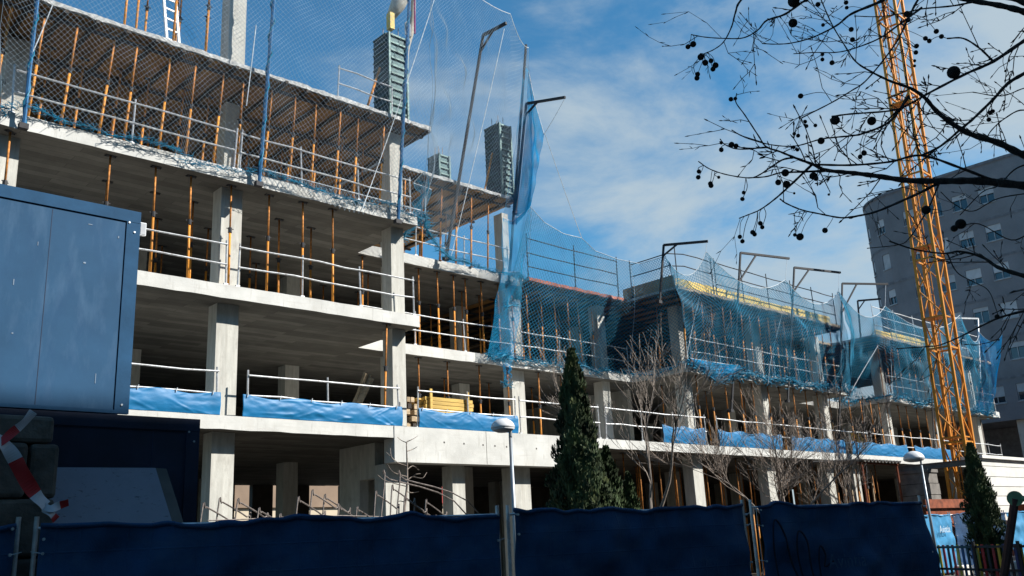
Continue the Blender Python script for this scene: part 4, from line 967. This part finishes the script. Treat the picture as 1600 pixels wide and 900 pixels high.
# ------------------------------------------------------------------ cypresses
def cypress(label, x, y, h, r, n, seed, lean=0., group=None, pw=.95):
    rg = np.random.default_rng(seed); t = thing('cypress_tree', label, 'tree', (x, y, 0), group)
    q = MB(); q.tube([(x, y, 0), (x, y, h*.7)], [.09, .02], 7); q.build('trunk', 'bark_brown', t)
    def R(v): return r*np.minimum(1, np.maximum(1.01-v, 0)**pw*1.45)*np.minimum(1, .6+v*3.)
    q = MB(); q.lathe((x, y, .12), [(float(R(v))*.62, v*h*.92) for v in np.linspace(0, .97, 14)], 12); q.build('core', 'cypress_core', t)
    v = rg.random(n)**.85; th = rg.random(n)*6.283
    lob = 1+.24*np.sin(2*th+5*v+seed)+.20*np.sin(5*th-17*v+1)+.16*np.sin(9*th+31*v)+.14*np.sin(53*v+3*th)
    rr = R(v)*lob*(.62+.42*rg.random(n)**.6)
    c = np.stack([x+rr*np.cos(th)+lean*v, y+rr*np.sin(th), .1+v*h], 1)
    o_ = np.stack([np.cos(th), np.sin(th), np.zeros(n)], 1)
    up = np.stack([.28*np.cos(th), .28*np.sin(th), np.ones(n)], 1)+rg.normal(0, .25, (n, 3)); up /= np.linalg.norm(up, axis=1)[:, None]
    sd = np.cross(up, o_+rg.normal(0, .5, (n, 3))); sd /= np.linalg.norm(sd, axis=1)[:, None]
    L = (.045+.075*rg.random(n))[:, None]; W = L*.22
    vs = np.stack([c-sd*W*.4, c+sd*W*.4, c+up*L*.6+sd*W, c+up*L*1.1, c+up*L*.6-sd*W], 1).reshape(-1, 3)
    f = np.arange(n*5).reshape(n, 5); mesh_np('crown', vs, f, 'cypress_leaf', t, V(x, y, 0))
cypress('tall dark green cypress in front of the recess', 14.0, 13.0, 5.4, .64, 38000, 3, 0., None, .85)
cypress('shorter green cypress bush beside the tall cypress', 14.92, 13.05, 3.4, .5, 16000, 5)
cypress('low green cypress bush at the right of the pair', 15.45, 12.95, 2.85, .36, 10000, 6)
cypress('dark cypress in front of the crane base', 31.25, 11.85, 3.95, .40, 24000, 9, .0, None, .6)

# ------------------------------------------------------------------ bare trees
def bare(label, x, y, h, seed, stems, m, spread, name='bare_tree', r0=.075, fork=.35, dens=1., minr=.0035, top=None):
    rg = random.Random(seed); t = thing(name, label, 'tree', (x, y, 0), 'leafless trees inside the fence'); tk = MB(); tw = MB()
    def grow(mb, p, d, L, r, lv):
        n = 4 if lv < 3 else 3; pts = [p]; rs = [r]; dd = V(*d)
        for i in range(n):
            dd = dd+V(rg.gauss(0, .13), rg.gauss(0, .13), rg.gauss(.045, .08)); dd /= np.linalg.norm(dd); p = p+dd*L/n; pts.append(p); rs.append(max(minr, r*(1-.5*(i+1)/n)))
        mb.tube(pts, rs, 6 if lv < 2 else (4 if lv < 3 else 3), False)
        if lv >= 5 or L < .1: return
        k = max(2, int(round((3 if lv < 2 else 3.6)*dens)))
        for j in range(k):
            i = rg.randint(1, n) if lv else rg.randint(2, n); s = spread*(1 if lv > 1 else .8); q = dd+V(rg.uniform(-s, s), rg.uniform(-s, s), rg.uniform(-.25, .5)); q /= np.linalg.norm(q)
            grow(tw, pts[i], q, L*rg.uniform(.52, .78), rs[i]*.68, lv+1)
        grow(tw, pts[-1], dd, L*.72, rs[-1], lv+1)
    z = h*fork; b = V(x, y, 0)
    if stems == 1:
        tk.tube([b, V(x+.02, y, z*.5), V(x-.03, y, z)], [r0*1.3, r0, r0*.85], 8)
        for k in range(4):
            a = k*1.57+rg.random(); grow(tw, V(x-.03, y, z*rg.uniform(.8, 1.)), V(math.cos(a)*spread*.8, math.sin(a)*spread*.8, .9), h*.36, r0*.6, 1)
        grow(tw, V(x-.03, y, z), V(0, 0, 1), h*.34, r0*.75, 1)
    else:
        for k in range(stems):
            a = k*6.28/stems+rg.random(); e = b+V(math.cos(a)*.25, math.sin(a)*.25, z); tk.tube([b+V(math.cos(a)*.06, math.sin(a)*.06, 0), (b+e)/2+V(0, 0, .05), e], [r0, r0*.8, r0*.7], 7)
            grow(tw, e, V(math.cos(a)*spread*.7, math.sin(a)*spread*.7, 1), h*.36, r0*.62, 1)
    tk.build('trunk', m, t); tw.build('crown', m, t)
bare('pale bare tree right of the tall cypress', 17.35, 14.0, 5.0, 11, 3, 'bark_pale', .72, dens=.82, r0=.07, fork=.42, minr=.0045)
bare('wide brown bare tree in front of the middle right block', 23.2, 14.0, 4.9, 23, 4, 'bark_brown', 1.0, dens=1.0, r0=.07, fork=.34, minr=.0045)
bare('smaller brown bare tree between the wide one and the site hut', 28.0, 15.0, 3.7, 31, 2, 'bark_brown', .95, dens=.7, r0=.06, fork=.3, minr=.004)
# sapling drawn by hand: thin leader with a few bent side shoots
t = thing('sapling', 'thin bare sapling in front of the deep edge beam', 'tree', (12.75, 17, 0), 'leafless trees inside the fence')
S = lambda x, y, dy=0: onY(x, y, 17+dy)
q = MB(); q.tube([V(12.74, 17, 0), S(631, 805), S(636, 760), S(636, 720), S(635, 690)], [.036, .031, .026, .019, .011], 7); q.build('trunk', 'bark_pale', t)
q = MB()
for p in ([(635, 760), (615, 755), (600, 750), (590, 742)], [(636, 745), (615, 738), (605, 725)], [(635, 728), (620, 722), (603, 706)], [(637, 750), (645, 745), (660, 747), (667, 738)], [(645, 745), (650, 741), (657, 740)], [(636, 690), (645, 686), (653, 681)], [(636, 692), (627, 688), (621, 683)], [(636, 705), (645, 702), (652, 698)], [(635, 735), (645, 728), (655, 735)], [(635, 768), (645, 770), (655, 768)], [(634, 785), (624, 783), (620, 790)], [(620, 722), (612, 714), (610, 700)]):
    P = smooth_path([S(x, y, .25*math.sin(k+p[0][1])*(k > 0)) for k, (x, y) in enumerate(p)]); q.tube(P, np.linspace(.012, .005, len(P)), 4, False)
q.build('crown', 'bark_pale', t)
# ------------------------------------------------------------------ bent rebar frames behind the fence
t = thing('rebar_stack', 'row of bent steel rebar frames standing behind the fence', 'rebar', (8.3, 13.2, 0))
for k in range(15):
    x, y = 5.9+k*.3, 13.2+.12*math.sin(k); h = 2.28+.14*math.sin(k*1.3)+.1*random.random()+.012*k
    P = [V(x, y, 0), V(x+.2, y+.02, h-.12), V(x+.26, y+.03, h), V(x+.34, y+.05, h-.01), V(x+.74, y+.15, h-.2), V(x+.8, y+.17, h-.3), V(x+.66, y+.2, 0)]
    q = MB(); q.tube(smooth_path(P, 4), .0125, 5); q.build('stirrup', 'rebar', t)
for z in (1.1, 1.8, 2.2): q = MB(); q.tube([V(6.2, 13.22, z), V(8.5, 13.25, z+.04), V(10.4, 13.25, z-.03)], .009, 5); q.build('tie_bar', 'rebar', t)
t = thing('rebar_cage', 'single tall rebar frame leaning behind the fence near the corner', 'rebar', (10.5, 14.5, 0))
for s in (0, .35): q = MB(); q.tube(smooth_path([V(9.9+s, 14.5, 0), V(10.25+s, 14.5, 2.85), V(10.4+s, 14.52, 2.95), V(12.3+s, 14.6, 2.3), V(12.45+s, 14.6, 0)], 5), .014, 5); q.build('loop', 'rebar', t)
q = MB(); q.tube([V(10.0, 14.5, 1.0), V(12.75, 14.6, 1.0)], .012, 5); q.build('tie_bar', 'rebar', t)

# ------------------------------------------------------------------ huts, skip, far fence and playground at the lower right
def hut(label, x0, x1, y0, y1, zs, m, group=None, top='white_panel', ov=.15):
    t = thing('panel_hut', label, 'hut', ((x0+x1)/2, (y0+y1)/2, 0), group)
    for k, (a, b) in enumerate(zip(zs[:-1], zs[1:])):
        q = MB(); j = random.uniform(-.02, .02); q.box(x0+j, x1, y0+j, y1, a+.012, b-.012); q.build('panel', m, t)
    q = MB(); q.box(x0+.03, x1-.03, y0+.04, y1-.04, 0, zs[-1]); q.build('core', 'joist', t)
    q = MB(); q.box(x0-ov, x1+ov, y0-ov, y1+ov, zs[-1], zs[-1]+.13); q.build('roof', top, t)
    for x in (x0+1.4, x0+3.2):
        for k in range(0, len(zs)-1):
            if False: q = MB(); q.box(x-.16, x+.16, y0-.045, y0-.02, zs[k]+.2, zs[k]+.42); q.build('handle_plate', 'blind', t)
    return t
za = [float(onY(1560, y, 15.3)[2]) for y in (790, 775, 760, 745, 729, 718)]
x0 = float(onY(1538, 750, 15.3)[0])
hut('white panelled site hut in the sun right of the crane', x0, x0+10, 15.3, 15.9, [0, .9, za[0]-.0]+za[1:], 'white_panel')
zb = [float(onX(1425, y, 38.4)[2]) for y in (775, 757, 740)]
hut('grey-brown panelled site hut in shade left of the crane', 38.4, 39.3, 16.4, 17.75, [0, 1.2, 2.1]+zb, 'brown_panel', None, 'brown_panel', .03)  # shade of the side turned from the sun is put into its panel colour
t = thing('steel_beam', 'long brown beam laid over the hut roof, crossing the crane mast', 'beam', (38.67, 16.2, zb[-1]+.13))
m = MB(); z = zb[-1]+.133; m.box(38.6, 38.75, 14.7, 17.8, z, z+.03); m.box(38.66, 38.69, 14.7, 17.8, z+.03, z+.20); m.box(38.6, 38.75, 14.7, 17.8, z+.20, z+.23); m.build('profile', 'brown_panel', t)
for y in (14.9,): q = MB(); q.tube([(38.67, y, 0), (38.67, y, z)], .05, 6); q.build('leg', 'rust_steel', t)
t = thing('corrugated_canopy', 'corrugated roof of a low canopy along the ground floor left of crane', 'canopy', (36, 18.4, 0))
xs = np.linspace(34.8, 38.2, 181); P = np.zeros((2, 181, 3)); P[:, :, 0] = xs; P[0, :, 1] = 17.3; P[1, :, 1] = 19.4; P[:, :, 2] = 4.22+.05*np.sin(xs*2*math.pi/.3); P[1, :, 2] += .12
o = MB().grid(P).build('roof_sheet', 'brown_panel', t); sd = o.modifiers.new('thickness', 'SOLIDIFY'); sd.thickness = .02
for x in (35.0, 38.): q = MB(); q.tube([(x, 17.45, 0), (x, 17.45, 4.16)], .05, 6); q.build('post', 'rust_steel', t)
q = MB(); q.bar((34.8, 17.5, 4.13), (38.2, 17.5, 4.13), .06); q.build('purlin', 'rust_steel', t)
for i in range(9):
    x = 34.2+i*.4; o = MB().bar((x, 18.2, .01), (x+.5+random.uniform(-.3, .3), 18.3+random.random()*.4, 4.0), .06, .05).build('leaning_pole', 'timber' if i % 2 else 'prop_rust'); tag(o, f'{ORD[i]} pole from left leaning under the corrugated canopy', 'pole', 'poles under the canopy')
t = thing('waste_skip', 'rust-red steel skip behind the pale blue fence', 'skip', (40, 14.45, 0))
m = MB(); A = [(33.0, 14.25, .1), (37.8, 14.25, .1), (37.8, 14.65, .1), (33.0, 14.65, .1)]; B = [(32.4, 14.12, 2.3), (38.3, 14.12, 2.3), (38.3, 14.68, 2.3), (32.4, 14.68, 2.3)]; m.v = A+B; m.f = [(0, 3, 2, 1), (0, 1, 5, 4), (1, 2, 6, 5), (2, 3, 7, 6), (3, 0, 4, 7)]; m.mi = [0]*5; m.build('hull', 'rust_steel', t)
m = MB(); m.bar((32.3, 14.08, 2.35), (38.4, 14.08, 2.35), .1, .3); m.build('rim', 'rust_steel', t)
t = thing('waste_skip', 'second rust-red steel skip below the white hut', 'skip', (45, 14.45, 0))
m = MB(); m.v = [(p[0]+9.6, p[1], p[2]) for p in A+B]; m.f = [(0, 3, 2, 1), (0, 1, 5, 4), (1, 2, 6, 5), (2, 3, 7, 6), (3, 0, 4, 7)]; m.mi = [0]*5; m.build('hull', 'rust_steel', t)
m = MB(); m.bar((41.9, 14.08, 2.4), (48., 14.08, 2.4), .1, .3); m.build('rim', 'rust_steel', t)
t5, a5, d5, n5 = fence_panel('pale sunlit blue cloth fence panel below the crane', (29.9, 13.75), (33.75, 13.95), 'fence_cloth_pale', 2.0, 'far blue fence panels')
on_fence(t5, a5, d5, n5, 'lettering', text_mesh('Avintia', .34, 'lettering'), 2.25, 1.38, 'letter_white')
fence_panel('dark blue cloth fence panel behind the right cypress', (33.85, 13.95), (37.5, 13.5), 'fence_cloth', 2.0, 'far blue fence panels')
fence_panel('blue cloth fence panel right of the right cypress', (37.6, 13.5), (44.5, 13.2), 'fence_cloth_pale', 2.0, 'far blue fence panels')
# playground fence with coloured slats
PA, PB = V(31.6, 13.6, 0), V(24.6, 3.4, 0); d = (PB-PA); LL = np.linalg.norm(d); d /= LL
t = thing('playground_fence', 'low playground fence of coloured slats with dark rails', 'fence', tuple((PA+PB)/2))
cyc = ['slat_yellow', 'slat_red', 'slat_black', 'slat_red', 'slat_yellow', 'slat_blue', 'slat_black', 'slat_blue']
k = 0; s = .1
pn = np.cross(d, V(0, 0, 1))
while s < LL-.1:
    p = PA+d*s; q = MB(); q.bar(p+V(0, 0, .06), p+V(0, 0, 1.0), .11, .025, tuple(pn)); q.build('slat', cyc[k % 8], t); s += .25; k += 1
for z in (.26, .93): q = MB(); q.bar(PA+V(0, 0, z)+pn*.04, PB+V(0, 0, z)+pn*.04, .045, .07); q.build('rail', 'slat_black', t)
for s in np.linspace(.0, LL, 7): p = PA+d*s+pn*.09; q = MB(); q.bar(p, p+V(0, 0, 1.08), .08); q.build('post', 'slat_black', t)
t = thing('playground_sign', 'round green head on a leaning dark post in the playground', 'play post', tuple(onZ(1572, 900, .0)*0+V(21.2, 6.9, 0)))
pt = deep(1586, 779, 21.); pb = deep(1573, 870, 21.); dd = (pb-pt)/(pt[2]-pb[2]); foot = pt+dd*pt[2]; t.location = foot; LOC[t.name] = foot
q = MB(); q.tube([foot, pt], .095, 8); q.build('post', 'play_brown', t)
vd = V(.93, .36, 0); q = MB(); q.tube([pt-vd*.06, pt+vd*.06], .17, 20); q.build('disc', 'play_green', t); sd_ = V(.36, -.93, 0)
q = MB(); q.tube([pt+sd_*.12-vd*.05+V(0, 0, -.02), pt+sd_*.25-vd*.05+V(0, 0, -.02)], .06, 8); q.build('knob', 'play_green', t)
for i in range(5):
    x, y = 31.9+.9*i, 13.0-.25*i
    o = MB().box(x-.38, x+.38, y-.15, y+.15, 0, .34).build('kerb_block', 'white_panel'); bv = o.modifiers.new('edges', 'BEVEL'); bv.width = .03; tag(o, f'{ORD[i]} white kerb block from left behind the playground fence', 'kerb block', 'white kerb blocks')

# ------------------------------------------------------------------ plane tree reaching in from the right
pl = thing('plane_tree', 'leafless plane tree with hanging seed balls reaching in from the right', 'tree', tuple(deep(1850, 850, 5.6)*V(1, 1, 0)))
def dp(x, y): return 4.25+(x-1050)/550*1.05+.22*math.sin(y/70+x/160)
def Q(x, y): return deep(x, y, dp(x, y))
BR = []; TW = MB()
def branch(px, w0, w1, twigs=1.):
    P = smooth_path([Q(*p) for p in px], 6); n = len(P); r = (w1+(w0-w1)*np.linspace(1, 0, n)**2.3)*.31*5/F
    r = r*(1+.12*np.sin(np.arange(n)*1.9)); q = MB(); q.tube(P, r, 7); q.build('branch', 'bark', pl, True); BR.append((P, r))
    # short crooked twigs with buds along it
    L = pathlen(P); m = TW; k = int(L*6.5*twigs); rg = random
    def twig(p, d, L, r, lv):
        pts = [p]; dd = d
        for i in range(3): dd = dd+V(rg.gauss(0, .22), rg.gauss(0, .22), rg.gauss(.03, .2)); dd /= np.linalg.norm(dd); p = p+dd*L/3; pts.append(p)
        m.tube(pts, [r, r*.85, r*.75, r*.7], 4); m.tube([p, p+dd*.012, p+dd*.026], [r*.7, r*1.6, r*.5], 4)
        for i in (1, 2):
            if rg.random() < .8: e = pts[i]; o_ = dd+V(rg.gauss(0, .7), rg.gauss(0, .7), rg.gauss(0, .5)); o_ /= np.linalg.norm(o_); m.tube([e, e+o_*.014, e+o_*.03], [r*.8, r*1.3, r*.4], 4)
            if lv and rg.random() < .55: o_ = dd+V(rg.gauss(0, .7), rg.gauss(0, .7), rg.gauss(.1, .5)); o_ /= np.linalg.norm(o_); twig(pts[i], o_, L*.6, r*.8, lv-1)
    for _ in range(k):
        i = rg.randint(2, n-1); d = P[min(i+1, n-1)]-P[i-1]; d /= np.linalg.norm(d); s = rg.choice((-1, 1)); side = np.cross(d, V(.66, .7, .27))*s
        o_ = d*.8+side*rg.uniform(.5, 1.)+V(rg.gauss(0, .2), rg.gauss(0, .2), rg.gauss(.05, .2)); o_ /= np.linalg.norm(o_); twig(P[i], o_, rg.uniform(.07, .34), min(r[i]*.5, .0028)+.0004, 1)
TRK = (1900, 260)
branch([(1850, 120), (1720, 60), (1640, 32), (1600, 18), (1560, 8), (1505, -2), (1440, -22)], 40, 12, .3)
branch([(1700, 40), (1640, 22), (1590, 0), (1540, -12), (1480, -40)], 30, 10, .2)
branch([(1525, 2), (1490, 9), (1440, 14), (1405, 22), (1370, 26), (1335, 25)], 6, 2.5, 1.1)
branch([(1900, 10), (1700, 20), (1630, 48), (1600, 64), (1552, 96), (1508, 116), (1454, 144), (1420, 163), (1392, 173), (1330, 178), (1300, 182)], 18, 4, 1.1)
branch([(1900, 280), (1720, 272), (1650, 255), (1600, 242), (1560, 223), (1511, 207), (1468, 178), (1445, 153), (1423, 138), (1392, 127), (1363, 113), (1337, 96), (1318, 68), (1300, 38), (1283, 0)], 34, 3, 1.)
branch([(1920, 330), (1720, 305), (1640, 296), (1600, 290), (1530, 283), (1480, 283), (1420, 282), (1370, 275), (1330, 270), (1292, 266), (1268, 256), (1241, 246), (1219, 237), (1197, 229), (1185, 212), (1164, 180), (1150, 160), (1151, 146)], 36, 2.5, .8)
branch([(1560, 285), (1500, 262), (1440, 243), (1390, 253), (1330, 258), (1270, 257)], 9, 5, 1.)
branch([(1500, 281), (1470, 285), (1440, 300), (1400, 318), (1365, 332), (1330, 339), (1312, 340), (1280, 334), (1253, 328), (1229, 318), (1219, 311)], 10, 3.4, .7)
branch([(1268, 258), (1229, 295), (1207, 314), (1187, 328), (1168, 336), (1155, 341)], 6, 2.5, .5)
branch([(1241, 246), (1222, 250), (1202, 263), (1185, 274), (1170, 278), (1136, 273), (1109, 264), (1091, 252)], 5, 2.3, .5)
branch([(1290, 267), (1240, 269), (1219, 270), (1197, 276), (1170, 278)], 6, 3, .5)
branch([(1199, 230), (1155, 233), (1133, 226), (1125, 217)], 4, 2.2, .8)
branch([(1420, 150), (1390, 190), (1350, 208), (1330, 212), (1300, 215), (1280, 218), (1243, 228), (1204, 226), (1165, 215), (1143, 203)], 7, 2.4, .8)
branch([(1440, -60), (1380, -45), (1310, -20), (1260, 0), (1227, 22), (1198, 32), (1184, 47), (1162, 59), (1133, 60), (1102, 58), (1080, 54)], 12, 2.4, .7)
branch([(1300, -60), (1200, -40), (1158, 0), (1149, 20), (1143, 42), (1131, 65), (1116, 77), (1100, 84)], 9, 2.4, .5)
branch([(1440, -25), (1400, -10), (1370, 5), (1330, 22), (1307, 40), (1271, 58), (1238, 67), (1213, 69), (1191, 68)], 13, 2.5, 1.)
branch([(1440, 12), (1400, 42), (1370, 62), (1330, 77), (1304, 82), (1273, 82), (1240, 84)], 6, 2.4, 1.)
branch([(1480, -40), (1450, -20), (1434, 0), (1419, 29), (1403, 62), (1381, 93), (1352, 127), (1330, 142), (1300, 160), (1253, 184)], 9, 3, 1.)
branch([(1940, 520), (1700, 455), (1640, 440), (1600, 431), (1560, 418), (1535, 402), (1500, 393), (1474, 396), (1430, 390), (1390, 377)], 26, 4, .6)
branch([(1800, 480), (1640, 478), (1600, 486), (1560, 497), (1530, 511), (1494, 529), (1465, 540), (1441, 542), (1400, 545)], 11, 2.6, .7)
branch([(1760, 40), (1640, 92), (1600, 115), (1574, 131), (1552, 155), (1519, 187), (1503, 200), (1470, 228), (1440, 243)], 14, 6, 1.)
branch([(1468, 285), (1449, 328), (1420, 373), (1400, 383), (1355, 388)], 5, 2.2, .6)
branch([(1640, 190), (1600, 172), (1570, 185), (1548, 205), (1540, 222)], 5, 3, 1.2)
branch([(1552, 96), (1530, 75), (1505, 60), (1480, 60)], 6, 4, .8)
branch([(1680, 160), (1620, 140), (1600, 138), (1565, 150), (1520, 144)], 6, 2.5, 1.)
branch([(1700, 390), (1620, 365), (1580, 375), (1530, 350), (1495, 355)], 6, 2.6, .6)
branch([(1620, 300), (1560, 310), (1520, 330), (1490, 318), (1470, 300)], 4, 2.4, .8)
branch([(1640, 250), (1590, 262), (1560, 290), (1535, 300), (1500, 336)], 6, 2.6, .6)
branch([(1480, 396), (1495, 425), (1520, 440), (1545, 455), (1560, 494)], 4, 2.2, .9)
branch([(1280, 266), (1292, 290), (1297, 300)], 3, 2, .6)
tag(TW.build('twigs', 'bark', pl), kind='stuff')
# trunk and its limbs outside the picture
base = LOC[pl.name]; fork_ = Q(1950, 330)
q = MB(); q.tube(smooth_path([V(base[0], base[1], 0), V(base[0], base[1], 0)*.5+fork_*.5, fork_, Q(1900, 100), Q(1850, -120)], 6), np.linspace(.17, .08, 25), 12); q.build('trunk', 'bark', pl, True)
for a in ((1920, 330), (1900, 280), (1940, 520), (1850, 120), (1900, 10), (1800, 480)):
    p = Q(*a); k = fork_ + V(0, 0, 0)
    if abs(a[0]-1950) > 20: q = MB(); q.tube([k-V(0, 0, .25), (k+p)/2, p], [.07, .05, .03], 8); q.build('limb', 'bark', pl)
q = MB(); q.tube([Q(1850, -120), Q(1600, -110), Q(1440, -60), Q(1300, -60)], [.05, .035, .018, .012], 8); q.build('limb', 'bark', pl)
# seed balls on their stalks
BALL = [(1240, 2, 9), (1239, 36, 7), (1075, 73, 4), (1083, 69, 5), (1095, 89, 5.4), (1102, 98, 5), (1111, 95, 4), (1118, 102, 5), (1114, 108, 4), (1090, 116, 4), (1089, 122, 4.2), (1142, 155, 3.7), (1149, 154, 3), (1251, 150, 4.3), (1305, 188, 7.4), (1258, 190, 3.2), (1260, 197, 3.2), (1274, 196, 3), (1283, 220, 5.6), (1241, 209, 3), (1247, 212, 3.2), (1240, 230, 3), (1246, 234, 3), (1143, 226, 4.6), (1150, 228, 4), (1127, 223, 3), (1127, 234, 4), (1092, 268, 3.6), (1091, 277, 3.7), (1110, 287, 4), (1111, 290, 4), (1123, 277, 2.6), (1162, 301, 3.2), (1160, 311, 3.6), (1227, 270, 6), (1229, 288, 6), (1216, 285, 4.8), (1271, 275, 6.4), (1275, 279, 4), (1156, 370, 3.5), (1160, 377, 3.6), (1176, 363, 4), (1179, 366, 3.8), (1188, 349, 4), (1191, 355, 3.5), (1250, 370, 6), (1242, 367, 3), (1289, 360, 4.4), (1490, 113, 10), (1350, 239, 4.6), (1344, 245, 4), (1362, 189, 7), (1501, 350, 8), (1491, 357, 5.4), (1447, 328, 7), (1471, 57, 3.8), (1463, 49, 4), (1452, 64, 3.8), (1446, 60, 3.8), (1432, 72, 4), (1431, 82, 3.6), (1429, 95, 2.6), (1429, 103, 2.4), (1547, 176, 3.6), (1551, 174, 3.4), (1545, 187, 3.6), (1417, 22, 5), (1419, 31, 4), (1558, 495, 4), (1286, 39, 3), (1278, 7, 4), (1322, 4, 3.6), (1323, 12, 3), (1330, 46, 4), (1332, 62, 4), (1285, 85, 3), (1285, 93, 3.2), (1300, 98, 4), (1295, 304, 2), (1241, 302, 2), (1571, 111, 2)]
allP = np.vstack([p for p, _ in BR]); me = None
u8 = [(.02, -1)]+[(math.cos(a), math.sin(a)) for a in np.linspace(-1.25, 1.25, 9)]+[(.02, 1)]
for i, (x, y, r) in enumerate(BALL):
    c = Q(x, y); R = r*dp(x, y)/F
    if me is None:
        q = MB(); q.lathe((0, 0, 0), [(a, b) for a, b in u8], 14); me = bpy.data.meshes.new('seed_ball'); me.from_pydata(q.v, [], q.f); me.materials.append(MATS['seed_ball']); me.polygons.foreach_set('use_smooth', [True]*len(me.polygons))
    o = bpy.data.objects.new('seed_ball', me); COL.objects.link(o); o.parent = pl; o.location = c-LOC[pl.name]; o.scale = (R, R, R*random.uniform(.9, 1.02)); o.rotation_euler = (random.random()*3, random.random()*3, 0)
    LOC[o.name] = V(0, 0, 0)
    dist = np.linalg.norm(allP-c, axis=1)+3.*np.maximum(0, c[2]-allP[:, 2]); p = allP[dist.argmin()]
    if np.linalg.norm(p-c) > R*.8:
        mid = (p+c)/2+V(random.gauss(0, .01), random.gauss(0, .01), .3*np.linalg.norm(p-c)*.3); P = smooth_path([p, mid, c]); q = MB(); q.tube(P, .0017, 4); q.build('stalk', 'bark', pl)
